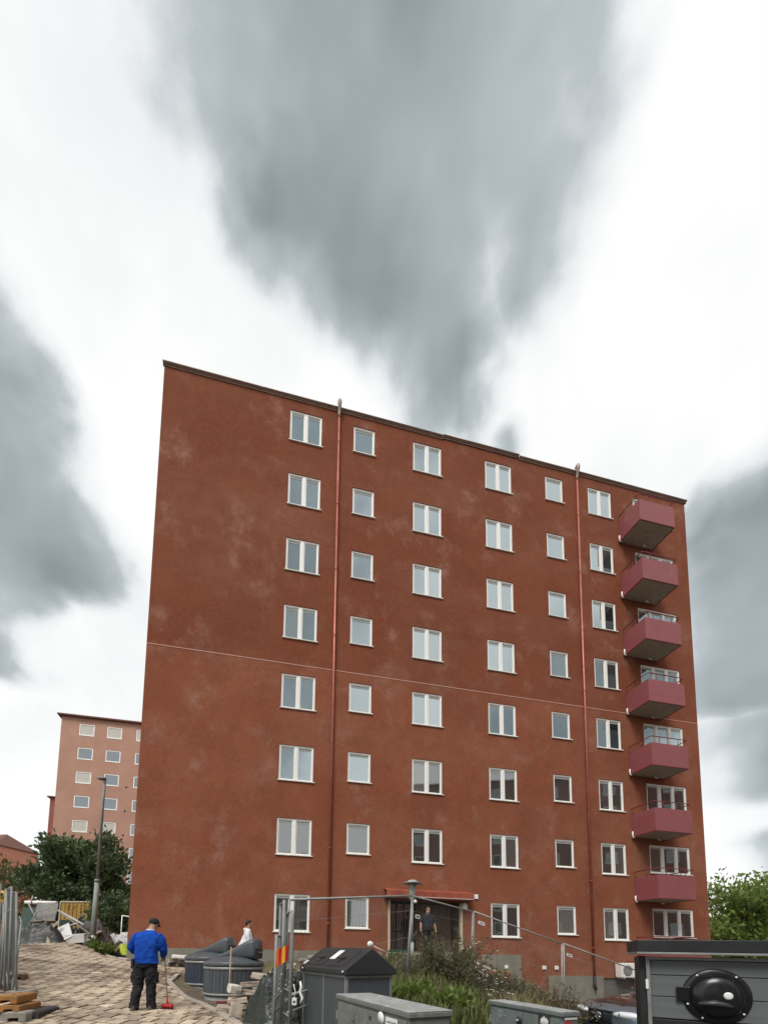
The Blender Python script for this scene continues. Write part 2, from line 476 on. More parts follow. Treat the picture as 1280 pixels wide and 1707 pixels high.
for q, (dd, x, y) in enumerate(spots):
    nn = gnorm(x, y); z = gz(x, y) - .012 + random.uniform(-.008, .008)
    Mx = Matrix.Translation((x, y, z)) @ Vector((0, 0, 1)).rotation_difference(nn).to_matrix().to_4x4() @ Matrix.Rotation(R(-9) + random.uniform(-.014, .014), 4, 'Z') @ Matrix.Rotation(random.uniform(-.02, .02), 4, 'X')
    me = stone_meshes[q % 6]
    if q < 290:
        o = bpy.data.objects.new('paving_stone', me); COL.objects.link(o); o.parent = path; o.matrix_local = Mx
    else:
        k0 = len(restv); restv += [tuple(Mx @ v.co) for v in me.vertices]; restf += [tuple(i + k0 for i in p.vertices) for p in me.polygons]
me = bpy.data.meshes.new('paving_stones_beyond'); me.from_pydata(restv, [], restf); me.update(); me.materials.append(M_stone)
stuff(link('paving_stones_beyond', me, path))

# ---- kerb along the planting bed, and by the building corner
M_kerb = mat('kerb_concrete', (.42, .37, .31), (.28, .24, .20), 6, .9, bump=.4, bscale=50, rand=.12)
KERB = thing('kerb', 'low concrete kerb stones edging the paved path', 'kerb', (-3.2, 9.4, gz(-3.2, 9.4)))
def kerb_run(pts, n, parent, w=.07, h=.11):
    base = Vector(parent.location)
    for (a, b) in zip(pts[:-1], pts[1:]):
        a = Vector(a); b = Vector(b); L_ = (b - a).length; k = max(1, round(L_ / n)); ang = math.atan2(b.y - a.y, b.x - a.x)
        for i in range(k):
            p = a.lerp(b, (i + .5) / k); z = gz(p.x, p.y)
            q1 = a.lerp(b, i / k); q2 = a.lerp(b, (i + 1) / k); sl_ = math.atan2(gz(q2.x, q2.y) - gz(q1.x, q1.y), L_ / k)
            l2 = L_ / k / 2 - .006
            MB().box((-l2, -w, -.10), (l2, w, h * .45)).build('kerb_stone', M_kerb, parent, .012, (p.x - base.x, p.y - base.y, z - base.z + random.uniform(-.008, .008)), (0, -sl_, ang))
kerb_run([(-1.45, 6.6), (-1.72, 7.15), (-3.1, 9.35), (-4.68, 11.72), (-4.8, 12.7)], .62, KERB)
KERB2 = thing('kerb', 'light stone kerb running from tall lamp post to building corner', 'kerb', (-8, 14.4, gz(-8, 14.4)))
kerb_run([(-9.1, 15.75), (-7.9, 14.6), (-6.75, 13.6)], .4, KERB2, .06, .2)

# ================================================================== MAIN BUILDING (local x along the facade, y into the house)
FO = (-2.435, 15.152, 0.0); FROT = R(90 - 78.8908)
SH = 2.8
UL, UR = -4.79, 19.13
ZT = 23.60
bld = thing('apartment_building', 'tall rust-red rendered apartment block with white windows and a column of balconies', 'building', FO, FROT)


def stucco():
    m = bpy.data.materials.new('red_stucco'); m.use_nodes = True
    nt = m.node_tree; N = nt.nodes; L = nt.links; N.clear()
    out = N.new('ShaderNodeOutputMaterial'); b = N.new('ShaderNodeBsdfPrincipled'); L.new(b.outputs[0], out.inputs[0])
    tc = N.new('ShaderNodeTexCoord'); V = tc.outputs['Object']
    def nz(s, d=5, r=.6, st=(1, 1, 1), off=0):
        mp = N.new('ShaderNodeMapping'); mp.inputs['Scale'].default_value = st; mp.inputs['Location'].default_value = (off, off, off); L.new(V, mp.inputs[0])
        t = N.new('ShaderNodeTexNoise'); t.inputs['Scale'].default_value = s; t.inputs['Detail'].default_value = d; t.inputs['Roughness'].default_value = r
        L.new(mp.outputs[0], t.inputs[0]); return t.outputs[0]
    def mr(v, a, c, x=0., y=1.):
        t = N.new('ShaderNodeMapRange'); t.interpolation_type = 'SMOOTHSTEP'
        for i, q in enumerate((a, c, x, y)): t.inputs[i + 1].default_value = q
        L.new(v, t.inputs[0]); return t.outputs[0]
    def mx(f, a, c):
        t = N.new('ShaderNodeMix'); t.data_type = 'RGBA'
        for i, q in ((0, f), (6, a), (7, c)):
            if isinstance(q, tuple): t.inputs[i].default_value = (*q, 1)
            elif isinstance(q, float): t.inputs[i].default_value = q
            else: L.new(q, t.inputs[i])
        return t.outputs[2]
    def mul(a, c):
        t = N.new('ShaderNodeMath'); t.operation = 'MULTIPLY'
        for i, q in enumerate((a, c)):
            if isinstance(q, float): t.inputs[i].default_value = q
            else: L.new(q, t.inputs[i])
        return t.outputs[0]
    sp = N.new('ShaderNodeSeparateXYZ'); L.new(V, sp.inputs[0])
    upper = mr(sp.outputs['Z'], 12.25, 12.45)
    base = mx(upper, (.29, .104, .058), (.222, .072, .038))
    base = mx(mr(nz(.35, 4, .6), .38, .66), base, mx(upper, (.25, .082, .044), (.19, .057, .029)))
    # lime bloom: pale cloudy patches, some thin vertical runs
    bloom = mul(mr(nz(.85, 7, .66, (1, 1, .9), 4.7), .48, .76), mr(nz(.24, 3, .5, (1, 1, 1.6), 12.), .34, .56))
    base = mx(mul(bloom, .95), base, (.36, .20, .15))
    fade = mr(nz(.22, 6, .6, (1, 1, 2.2), 17.), .46, .70)
    base = mx(mul(fade, .34), base, (.30, .145, .095))
    soot = mr(nz(.4, 5, .6, (1, 1, .7), 23.), .52, .74)
    base = mx(mul(soot, .45), base, (.15, .058, .038))
    base = mx(mr(nz(1.6, 6, .68, (1, 1, 1), 41.), .42, .70, 0., .38), base, (.165, .060, .036))
    low_ = mr(sp.outputs['Z'], 3.2, 1.4)
    base = mx(mul(mul(low_, mr(nz(1.1, 5, .65, (1, 1, 1), 31.), .42, .62)), .45), base, (.33, .17, .12))
    runs = mul(mr(nz(2.2, 4, .6, (1, 1, .12), 2.), .60, .76), mr(nz(.3, 3, .5, (1, 1, 1), 6.), .45, .65))
    base = mx(mul(runs, .30), base, (.33, .16, .115))
    grain = nz(15, 8, .8)
    base = mx(mr(grain, .40, .66, .0, .50), base, (.155, .042, .022))
    base = mx(mr(nz(6, 8, .8, (1, 1, 1), 3.), .50, .70, 0., .36), base, (.37, .14, .085))
    L.new(base, b.inputs['Base Color']); b.inputs['Roughness'].default_value = .95; b.inputs['Specular IOR Level'].default_value = .12
    bp = N.new('ShaderNodeBump'); bp.inputs['Strength'].default_value = .7; bp.inputs['Distance'].default_value = .025
    L.new(nz(38, 6, .72), bp.inputs['Height']); L.new(bp.outputs[0], b.inputs['Normal'])
    return m


M_stucco = stucco()
M_plinth = mat('plinth_render', (.235, .225, .18), (.19, .18, .145), 2.2, .95, bump=.4, bscale=50, c3=(.27, .255, .21), s3=.8)
M_white = mat('white_paint', (.84, .83, .79), (.78, .77, .73), 8, .5, bump=.05)
M_sill = mat('sill_sheet', (.80, .78, .74), (.70, .68, .63), 5, .55)
M_blind = mat('blind_box', (.36, .38, .37), (.30, .32, .31), 12, .7, stretch=(1, 1, 8))
G_sky = glass_mat('window_glass', (.80, .90, .93), .50, (.035, .040, .042))
G_low = glass_mat('window_glass_plain', (.85, .88, .88), .27, (.028, .028, .028))
G_dark = glass_mat('open_casement_dark', (.8, .85, .85), .05, (.012, .012, .012))
M_copper = mat('copper_sheet', (.42, .13, .09), (.36, .10, .07), 3, .42, .35, bump=.1, bscale=20, c3=(.50, .20, .15), s3=.9)
M_copper_br = mat('copper_flashing', (.42, .115, .065), (.27, .07, .048), 3, .45, .2, bump=.15, bscale=14)
M_cornice = mat('brown_cornice', (.30, .195, .15), (.23, .15, .115), 4, .6, bump=.2, bscale=30)
M_cornlite = mat('gutter_sheet', (.34, .265, .22), (.25, .19, .16), 5, .45, .3)
M_roof = mat('roof_sheet', (.11, .075, .06), (.09, .06, .05), 3, .6)
M_burg = mat('balcony_panel', (.275, .078, .084), (.252, .069, .075), 1.6, .55, bump=.05, bscale=90, rand=.04)
M_burg2 = mat('balcony_steel', (.21, .035, .045), (.18, .03, .038), 6, .45)
M_conc = mat('concrete_slab', (.40, .365, .30), (.31, .285, .235), 5, .9, bump=.4, bscale=60)
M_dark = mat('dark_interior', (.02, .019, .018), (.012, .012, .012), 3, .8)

# window layout (measured along the facade)
COLS = [(0.0, 1.286, 2), (2.602, 3.503, 1), (5.184, 6.455, 2), (8.507, 9.775, 2), (11.478, 12.361, 1), (13.69, 14.933, 2)]
TOPZ = 3.545; H2, H1 = 1.385, 1.205
BW = (16.14, 18.28)                                   # the three-light balcony windows
openings = []
for r in range(8):
    for ci, (a, b, k) in enumerate(COLS):
        if ci == 2 and r == 0: continue
        h = H2 if k == 2 else H1
        openings.append((a, b, TOPZ + SH * r - h, TOPZ + SH * r, 'win%d' % k, ci, r))
    openings.append((BW[0], BW[1], 3.60 + SH * r - 1.26, 3.60 + SH * r, 'bal', 6, r))
DOOR = (4.25, 7.28, 1.45, 3.5)
openings.append((*DOOR, 'door', 2, 0))
BASE = (13.58, 15.04, -.9, .60)
openings.append((*BASE, 'base', 0, 0))


def facade(name, u0, u1, z0, z1, holes, m, parent, depth=.14):
    us = sorted({u0, u1, *[h[0] for h in holes], *[h[1] for h in holes]}); zs = sorted({z0, z1, *[h[2] for h in holes], *[h[3] for h in holes]})
    us = [u for u in us if u0 <= u <= u1]; zs = [z for z in zs if z0 <= z <= z1]
    mb = MB()
    iu = {u: i for i, u in enumerate(us)}; iz = {z: i for i, z in enumerate(zs)}
    blocked = set()
    for h in holes:
        for i in range(iu[h[0]], iu[h[1]]):
            for j in range(iz[max(h[2], z0)], iz[h[3]]): blocked.add((i, j))
    for j in range(len(zs) - 1):
        i = 0
        while i < len(us) - 1:
            if (i, j) in blocked: i += 1; continue
            k = i
            while k + 1 < len(us) - 1 and (k + 1, j) not in blocked: k += 1
            mb.quad((us[i], 0, zs[j]), (us[k + 1], 0, zs[j]), (us[k + 1], 0, zs[j + 1]), (us[i], 0, zs[j + 1])); i = k + 1
    for h in holes:
        a, b, c, d_ = h[:4]; c = max(c, z0); e = depth
        mb.quad((a, 0, c), (a, 0, d_), (a, e, d_), (a, e, c)); mb.quad((b, 0, d_), (b, 0, c), (b, e, c), (b, e, d_))
        mb.quad((a, 0, d_), (b, 0, d_), (b, e, d_), (a, e, d_)); mb.quad((b, 0, c), (a, 0, c), (a, e, c), (b, e, c))
    return mb.build(name, m, parent)


facade('facade_wall', UL, UR, -1.6, ZT, openings, M_stucco, bld)
mb = MB(); DEP = 12.0
for (a, b) in (((UR, 0), (UR, DEP)), ((UR, DEP), (UL, DEP)), ((UL, DEP), (UL, 0))):
    mb.quad((a[0], a[1], -1.6), (b[0], b[1], -1.6), (b[0], b[1], ZT), (a[0], a[1], ZT))
mb.build('side_walls', M_stucco, bld)
mb = MB(); mb.quad((UL, DEP, ZT), (UR, DEP, ZT), (UR, 1.5, ZT + .5), (UL, 1.5, ZT + .5)); mb.quad((UL, 1.5, ZT + .5), (UR, 1.5, ZT + .5), (UR, 0, ZT + .05), (UL, 0, ZT + .05))
roof = mb.build('roof', M_roof, bld)
# eaves: soffit board and gutter in three lengths, the middle one a touch higher
for (a, b, dz, nm) in ((UL - .05, 6.53, 0, 'eaves'), (6.55, 10.14, .05, 'eaves'), (10.16, UR + .07, 0, 'eaves')):
    prof = [(-.02, ZT - .02), (.03, ZT - .02), (.035, ZT + .02), (.065, ZT + .03), (.075, ZT + .085), (-.02, ZT + .11)]
    m2 = MB(); m2.v = []; n_ = len(prof)
    vs = [(a, -y, z + dz) for y, z in prof] + [(b, -y, z + dz) for y, z in prof]
    m2._add(vs, [tuple(range(n_)), tuple(reversed(range(n_, 2 * n_)))] + [(i, (i + 1) % n_, (i + 1) % n_ + n_, i + n_) for i in range(n_)])
    ev = m2.build(nm, M_cornice, bld)
    g = MB(); g.tube([(a, -.082, ZT + .085 + dz), (b, -.082, ZT + .085 + dz)], .030, 10); g.build('gutter', M_cornlite, ev)
MB().box((UL, -.010, 12.325), (UR, -.001, 12.350)).build('joint_line', mat('pale_joint', (.62, .36, .30), (.55, .30, .25), 3, .8), bld)
# plinth bands (stand 8 mm proud)
for (a, b, c, d_) in ((UL, 4.05, -.2, 1.52), (8.09, 9.80, -.2, 1.50), (11.0, 13.54, -1.2, .69)):
    MB().box((a, -.012, c), (b, -.002, d_)).build('plinth', M_plinth, bld)

# ---- windows
def frame_mb(w, h, k, jamb=.055, mull=.125):
    f = MB(); y0, y1 = .025, .10
    f.box((0, y0, 0), (jamb, y1, h)); f.box((w - jamb, y0, 0), (w, y1, h)); f.box((jamb, y0, h - jamb), (w - jamb, y1, h)); f.box((jamb, y0, 0), (w - jamb, y1, jamb + .01))
    xs = [jamb]
    for i in range(1, k):
        c = w * i / k; f.box((c - mull / 2, y0 - .004, jamb + .01), (c + mull / 2, y1, h - jamb)); xs += [c - mull / 2, c + mull / 2]
    xs.append(w - jamb)
    return f, [(xs[2 * i], xs[2 * i + 1]) for i in range(k)]


def window_proto(w, h, k, glass):
    f, bays = frame_mb(w, h, k)
    o = f.build('window', M_white, bld, .006)
    for (a, b) in bays:
        s_ = MB(); t = .028
        for q in (((a, .045, .065), (a + t, .09, h - .055)), ((b - t, .045, .065), (b, .09, h - .055)), ((a + t, .045, h - .055 - t), (b - t, .09, h - .055)), ((a + t, .045, .065), (b - t, .09, .065 + t))): s_.box(*q)
        s_.build('sash', M_white, o)
        p = MB(); p.box((a + t, .070, .065 + t), (b - t, .078, h - .055 - t)); p.build('pane', glass, o)
        bl = MB(); bl.box((a + t, .062, h - .16), (b - t, .0695, h - .055 - t)); bl.build('blind_box', M_blind, o)
    s = MB(); s.prism([(-.03, -.012), (w + .055, -.012), (w + .055, .022), (-.03, .022)], -.05, .03); s.build('sill', M_sill, o, .004)
    return o


protos = {}
for op in openings:
    a, b, c, d_, kind, ci, r = op
    if kind not in ('win1', 'win2', 'bal'): continue
    low = r <= 2 and not (r == 2 and ci in (0, 1))
    key = (kind, low)
    k = {'win1': 1, 'win2': 2, 'bal': 3}[kind]
    if key not in protos:
        o = protos[key] = window_proto(b - a if kind != 'win2' else 1.28, d_ - c, k, G_low if low else G_sky)
    else: o = copy_tree(protos[key], bld)
    o.location = (a, 0, c)
    if kind == 'win2': o.scale = ((b - a) / 1.28, 1, 1)
    if (ci == 5 and 3 <= r <= 6):
        ps = [x for x in kids(o) if x.name.startswith('pane')]
        for pn in ps[1:2]:
            pn.data = pn.data.copy(); pn.data.materials[0] = G_dark
# dark rooms behind, so nothing shines through the openings
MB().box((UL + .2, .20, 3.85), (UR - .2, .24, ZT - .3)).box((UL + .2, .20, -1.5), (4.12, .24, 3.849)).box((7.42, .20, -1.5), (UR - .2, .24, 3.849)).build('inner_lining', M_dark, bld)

# ---- balconies
def balcony(zb, first=None):
    if first is not None:
        o = copy_tree(first, bld); o.location = (15.28, 0, zb); return o
    W, D, H = 1.836, 1.105, .954
    s = MB(); s.box((.03, -D + .03, -.02), (W - .03, -.002, .10)); o = s.build('balcony', M_conc, bld, .01)
    MB().box((0, -D - .012, -.01), (W, -D + .012, H)).build('front_panel', M_burg, o, .006)
    MB().box((-.012, -D + .016, -.01), (.012, -.012, H)).build('side_panel', M_burg, o, .006)
    MB().box((W - .012, -D + .016, -.01), (W + .012, -.012, H)).build('side_panel', M_burg, o, .006)
    e = MB()
    for q in (((-.014, -D - .014, -.028), (W + .014, -D + .03, -.011)), ((-.014, -D + .03, -.028), (.03, -.004, -.011)), ((W - .03, -D + .03, -.028), (W + .014, -.004, -.011))): e.box(*q)
    e.build('edge_angle', M_burg2, o)
    r = MB(); zr = H + .28
    r.tube([(0, -.02, zr), (0, -D + .05, zr), (.05, -D, zr), (W - .05, -D, zr), (W, -D + .05, zr), (W, -.02, zr)], .019, 8)
    for (x, y) in ((0, -.05), (0, -.62), (.42, -D), (1.36, -D), (W, -.5), (W, -.05)): r.tube([(x, y, H - .05), (x, y, zr)], .012, 6)
    r.build('handrail', M_burg2, o)
    p = MB(); p.tube([(-.075, -.10, .20), (-.075, -.10, .0), (-.07, -.10, -.05), (.02, -.10, -.06)], .028, 8); p.build('drain_pipe', M_white, o)
    p = MB(); p.tube([(1.17, -.16, -.02), (1.17, -.16, -.07), (1.19, -.16, -.09), (1.30, -.16, -.09)], .026, 8); p.build('drain_pipe', M_white, o)
    return o


b0 = balcony(2.527 + 2.8 - 1.429); b0.location = (15.28, 0, 2.527 + 2.8 - 1.429)
for r in range(8):
    if r != 1: balcony(2.527 + SH * r - 1.429, b0)

# ---- downpipes with swan necks over the eaves
for (u, zb, foot) in ((1.97, 1.30, False), (13.06, .62, True)):
    p = MB(); yy = -.085
    p.tube([(u, yy, zb), (u, yy, ZT - .35)], .047, 12)
    o = p.build('downpipe', M_copper, bld)
    c = MB()
    for z in np.arange(zb + 1.2, ZT - 1, 2.8): c.tube([(u, yy, z), (u, yy, z + .035)], .056, 12); c.box((u - .012, yy, z + .005), (u + .012, 0, z + .03))
    c.build('pipe_clamp', M_copper, o)
    s = MB(); s.tube([(u, yy, ZT - .38), (u, yy, ZT - .22), (u, -.12, ZT - .06), (u, -.17, ZT + .06), (u, -.19, ZT + .17), (u, -.17, ZT + .25), (u, -.11, ZT + .27), (u, -.04, ZT + .22)], [.055, .058, .065, .075, .08, .085, .08, .06], 12)
    s.build('swan_neck', M_cornlite, o)
    if foot:
        f_ = MB(); f_.tube([(u, yy, .68), (u, yy, .30), (u + .03, yy - .03, .12)], [.055, .06, .05], 10); f_.build('cast_foot', mat('black_iron', (.03, .03, .032), (.02, .02, .022), 8, .6), o)

# ---- entrance: recess, planked side, glazed screen, copper canopy
ent = MB(); a, b, c, d_ = DOOR; E_ = 1.25
ent.quad((a, .14, c), (a, E_, c), (a, E_, d_), (a, .14, d_)); ent.quad((b, E_, c), (b, .14, c), (b, .14, d_), (b, E_, d_))
ent.quad((a, .14, d_), (a, E_, d_), (b, E_, d_), (b, .14, d_)); ent.quad((a, .0, c), (b, .0, c), (b, E_, c), (a, E_, c))
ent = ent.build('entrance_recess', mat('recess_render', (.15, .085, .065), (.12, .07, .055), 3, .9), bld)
M_plank = mat('brown_boarding', (.24, .155, .11), (.17, .11, .08), 3, .75, stretch=(6, 6, .7), rand=.15, bump=.2, bscale=40)
for i in range(11):
    x0 = 5.62 + i * .145
    MB().box((x0, .86, c + .02), (x0 + .137, .90, d_ - .03)).build('board', M_plank, ent, .006)
M_cream = mat('cream_trim', (.60, .52, .38), (.50, .43, .31), 4, .7)
MB().box((a + .002, -.03, c), (a + .085, .12, d_ - .02)).build('door_jamb', M_cream, ent, .006)
MB().box((b - .085, -.03, c), (b - .002, .12, d_ - .02)).build('door_jamb', M_cream, ent, .006)
sc = MB()
for x in (4.40, 4.72, 5.04, 5.50): sc.box((x, .52, c), (x + .055, .58, d_ - .03))
sc.box((4.40, .515, 2.3), (5.55, .585, 2.36)); sc.box((4.40, .515, d_ - .10), (5.55, .585, d_ - .04)); sc.box((4.40, .515, c + .002), (5.55, .585, c + .09))
scr = sc.build('glazed_screen', mat('dark_steel_frame', (.03, .028, .026), (.02, .019, .018), 6, .5, .4), ent)
for x in (4.455, 4.775, 5.095): MB().box((x, .545, c + .09), (x + (.265 if x < 5 else .405), .553, d_ - .10)).build('pane', G_low, scr)
MB().box((4.62, .70, 2.2), (4.68, .74, 3.25)).build('light_strip_post', M_cream, ent); MB().box((4.80, .70, 2.2), (4.86, .74, 3.25)).build('light_strip_post', M_cream, ent)
cn = MB(); cn.box((4.08, -.42, 3.52), (7.52, -.002, 3.60)); cn = cn.build('canopy', mat('canopy_deck', (.20, .055, .042), (.16, .045, .035), 4, .6), bld)
fl = MB()
fl.prism([(4.06, 3.60), (7.54, 3.60), (7.54, 3.80), (4.06, 3.80)], -.44, -.425)
fl.quad((4.06, -.44, 3.80), (7.54, -.44, 3.80), (7.54, -.004, 3.92), (4.06, -.004, 3.92))
fl.build('copper_flashing', M_copper_br, cn)
MB().box((4.06, -.447, 3.565), (7.54, -.428, 3.60)).build('drip_edge', mat('drip_white', (.55, .42, .36), None, 5, .5), cn)

# ---- small fittings on the wall
def fitting(u, z, w, h, d2=.05, nm='junction_box'):
    o = MB().box((u, -d2, z), (u + w, -.002, z + h)).build(nm, M_white, bld, .008)
    return o
fitting(7.78, 3.66, .16, .18); fitting(10.72, .93, .16, .15); fitting(11.28, .93, .16, .15); fitting(9.05, .95, .14, .13)
o = fitting(7.24, 3.22, .17, .20, .16, 'wall_lamp'); MB().lathe([(.0, 0), (.06, .0), (.06, .05), (0, .07)], (7.325, -.10, 3.42), 10).build('lamp_dome', M_white, o)
MB().box((13.60, .055, -.9), (15.02, .09, .58)).build('basement_door', mat('grey_door', (.135, .13, .125), (.115, .11, .105), 3, .6, bump=.1), bld, .01)

ac = thing('air_conditioner', 'white air conditioning unit on the red wall above the grey basement door', 'air conditioner', (FO[0], FO[1], 0), FROT)
MB().box((14.05, -.42, .65), (14.90, -.10, 1.24)).build('casing', M_white, ac, .02)
f = MB(); Mx = Matrix.Translation((14.33, -.423, .94)) @ Matrix.Rotation(R(90), 4, 'X')
f.lathe([(.20, -.004), (.215, .0), (.215, .015), (.20, .018)], (0, 0, 0), 24, M=Mx)
for rr in (.06, .10, .14, .18): f.lathe([(rr, .008), (rr + .012, .012), (rr + .012, .004)], (0, 0, 0), 24, M=Mx)
f.build('fan_grille', mat('grille_grey', (.25, .25, .25), (.16, .16, .16), 5, .5), ac)
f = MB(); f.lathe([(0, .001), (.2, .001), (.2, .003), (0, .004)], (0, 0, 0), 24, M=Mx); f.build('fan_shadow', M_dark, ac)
for x in (14.2, 14.75): MB().box((x, -.40, .60), (x + .04, -.003, .645)).build('bracket', M_white, ac)

# ================================================================== OTHER BUILDINGS
M_pink = mat('pink_render', (.44, .25, .188), (.39, .215, .158), .5, .95, bump=.2, bscale=20)
M_pinkdk = mat('dark_pink_render', (.30, .105, .085), (.26, .09, .07), .5, .95)
M_orange = mat('orange_render', (.62, .27, .18), (.55, .23, .15), .4, .95)
M_rooftile = mat('far_roof', (.16, .07, .055), (.13, .055, .045), 1.5, .8)
M_curt = mat('drawn_blind', (.55, .53, .47), (.48, .46, .41), 4, .8)
G_far = glass_mat('far_glass', (.7, .75, .8), .28, (.04, .045, .05))


def simple_house(root, W, D, H, m, wins, roofm=M_rooftile, over=.35, ridge=0.0, glass=None, rise=.9):
    facade('wall', 0, W, -4, H, [(a, b, c, d_) for a, b, c, d_, *_ in wins], m, root, .12)
    mb = MB()
    for (p, q) in (((W, 0), (W, D)), ((W, D), (0, D)), ((0, D), (0, 0))): mb.quad((p[0], p[1], -4), (q[0], q[1], -4), (q[0], q[1], H), (p[0], p[1], H))
    mb.build('side_walls', m, root)
    rf = MB(); o_ = over
    rf.box((-o_, -o_, H), (W + o_, D + o_, H + .16))
    i_ = D * .5 if not ridge else ridge
    vs = [(-o_, -o_, H + .161), (W + o_, -o_, H + .161), (W + o_, D + o_, H + .161), (-o_, D + o_, H + .161), (i_, D / 2, H + .161 + rise), (W - i_, D / 2, H + .161 + rise)]
    rf._add(vs, [(0, 1, 5, 4), (1, 2, 5), (2, 3, 4, 5), (3, 0, 4)]); rf.build('roof', roofm, root)
    proto = {}
    for (a, b, c, d_, *kd) in wins:
        w, h = round(b - a, 3), round(d_ - c, 3); k = kd[0] if kd else 0
        if (w, h, k) in proto: o = copy_tree(proto[(w, h, k)], root)
        else:
            t = .11
            f = MB(); f.box((0, .02, 0), (t, .1, h)); f.box((w - t, .02, 0), (w, .1, h)); f.box((t, .02, h - t), (w - t, .1, h)); f.box((t, -.03, -.02), (w - t, .1, t))
            o = f.build('window', M_white, root)
            MB().box((t, .06, t), (w - t, .07, h - t)).build('pane', (M_curt if k == 1 else (glass or G_far)), o)
            proto[(w, h, k)] = o
        o.location = (a, 0, c)
    MB().box((.2, .16, -3), (W - .2, .2, H - .2)).build('inner_lining', M_dark, root)


pk = thing('apartment_building', 'pale pink apartment block with square windows standing beyond the dark green tree', 'building', (-31.8, 45.55, 2.0), FROT)
wins = []
for r in range(9):
    for ci, u in enumerate((1.86, 4.75, 7.85, 10.8, 13.7)):
        z1 = 24.5 - 2.78 * r
        blind = 1 if (r == 0 or (r == 2 and ci == 0) or (r == 4 and ci != 2)) else 0
        wins.append((u, u + (1.58 if ci < 2 else 1.35), z1 - 1.36, z1, blind))
simple_house(pk, 17, 12, 25.2, M_pink, wins, rise=1.0)
for (u, z) in ((7.15, 17.6), (7.15, 14.8), (7.15, 12.0)): MB().lathe([(0, 0), (.09, 0), (.09, .05), (0, .05)], (0, 0, 0), 10, M=Matrix.Translation((u, -.002, z)) @ Matrix.Rotation(R(90), 4, 'X')).build('wall_vent', M_dark, pk)

wg = thing('apartment_building', 'narrow dark red building edge just behind the pale pink block', 'building', (-42.1, 59.3, 2.0), FROT)
simple_house(wg, 9, 8, 20.6, M_pinkdk, [], over=.3, rise=.6)
wg2 = thing('apartment_building', 'low pinkish building sliver beside the narrow dark red building', 'building', (-48.6, 68.5, 2.0), FROT)
simple_house(wg2, 6, 8, 17.0, M_pink, [], over=.25, rise=.4)
fb = thing('house', 'bright orange house with pitched roof at the far end of the street', 'house', (-80.0, 86.0, 2.0), R(-14))
wins = []
for r in range(7):
    for u in (2.0, 4.9, 7.8): wins.append((u, u + 1.3, 17.4 - 2.8 * r - 1.4, 17.4 - 2.8 * r))
simple_house(fb, 11.3, 9, 19.2, M_orange, wins, rise=3.4, over=.3, ridge=3.5)
# across the yard, behind the photographer: what the lower windows mirror
ob = thing('apartment_building', 'reddish brown block mirrored in the lower middle windows', 'building', (50, 1.5, -.5), R(180 + 33))
wins = [(2.2 + 3.2 * i, 3.5 + 3.2 * i, 1.6 + 2.8 * r, 3.0 + 2.8 * r) for i in range(10) for r in range(8)]
simple_house(ob, 36, 11, 23.5, mat('mirrored_brown', (.25, .115, .085), (.20, .09, .07), .6, .9), wins)
ot = thing('apartment_building', 'pale grey-beige block mirrored in the lower left windows', 'building', (16.5, -21.5, -.3), R(180) + FROT)
wins = [(2.2 + 3.4 * i, 3.6 + 3.4 * i, 1.6 + 2.8 * r, 3.0 + 2.8 * r) for i in range(9) for r in range(5)]
simple_house(ot, 34, 11, 14.2, mat('mirrored_beige', (.42, .38, .31), (.36, .32, .26), .6, .9), wins)

# ================================================================== TREES, SHRUBS, GRASS
def leaf_mesh(name, m, pts, size, parent=None, up=.3, aspect=.5, var=.4, loc=None, dirs=None):
    """one leaf-shaped pair of triangles at each point"""
    n = len(pts); pts = np.asarray(pts, float)
    d = rng.normal(size=(n, 3)) if dirs is None else np.asarray(dirs) + rng.normal(size=(n, 3)) * .45
    if dirs is None: d[:, 2] = d[:, 2] * .7 + up * .3
    d /= np.linalg.norm(d, axis=1)[:, None] + 1e-9
    r = rng.normal(size=(n, 3)); s = np.cross(d, r); s /= np.linalg.norm(s, axis=1)[:, None] + 1e-9
    nn = np.cross(d, s)
    L = size * (1 + var * rng.uniform(-1, 1, n))[:, None]
    a = pts; b = pts + d * L * .5 + s * L * aspect * .5 + nn * L * .10; c = pts + d * L; e = pts + d * L * .5 - s * L * aspect * .5 + nn * L * .10
    v = np.stack([a, b, c, e], 1).reshape(-1, 3)
    f = np.arange(n * 4).reshape(n, 4)
    tri = np.concatenate([f[:, [0, 1, 2]], f[:, [0, 2, 3]]])
    me = bpy.data.meshes.new(name); me.vertices.add(n * 4); me.vertices.foreach_set('co', v.ravel())
    me.loops.add(len(tri) * 3); me.loops.foreach_set('vertex_index', tri.ravel())
    me.polygons.add(len(tri)); me.polygons.foreach_set('loop_start', np.arange(len(tri)) * 3); me.polygons.foreach_set('loop_total', np.full(len(tri), 3))
    me.update(calc_edges=True); me.validate(); me.materials.append(m)
    return link(name, me, parent, loc=loc)


M_bark = mat('bark', (.075, .058, .045), (.045, .036, .03), 8, .95, bump=.6, bscale=25, stretch=(1, 1, .3))
M_leafdk = mat('dark_leaves', (.05, .08, .035), (.125, .175, .075), 1.1, .55, spec=.35, transl=.25, detail=3)
M_leafbr = mat('fresh_leaves', (.13, .20, .04), (.25, .32, .085), .9, .6, spec=.3, transl=.38, detail=3)
M_leafmid = mat('mid_leaves', (.07, .115, .03), (.13, .18, .05), 1.3, .6, transl=.3)
M_leafdull = mat('dull_leaves', (.16, .15, .08), (.10, .105, .05), 2.0, .75, transl=.25, c3=(.22, .17, .12), s3=1.2)
M_twig = mat('twig', (.13, .095, .07), (.085, .06, .045), 5, .9)


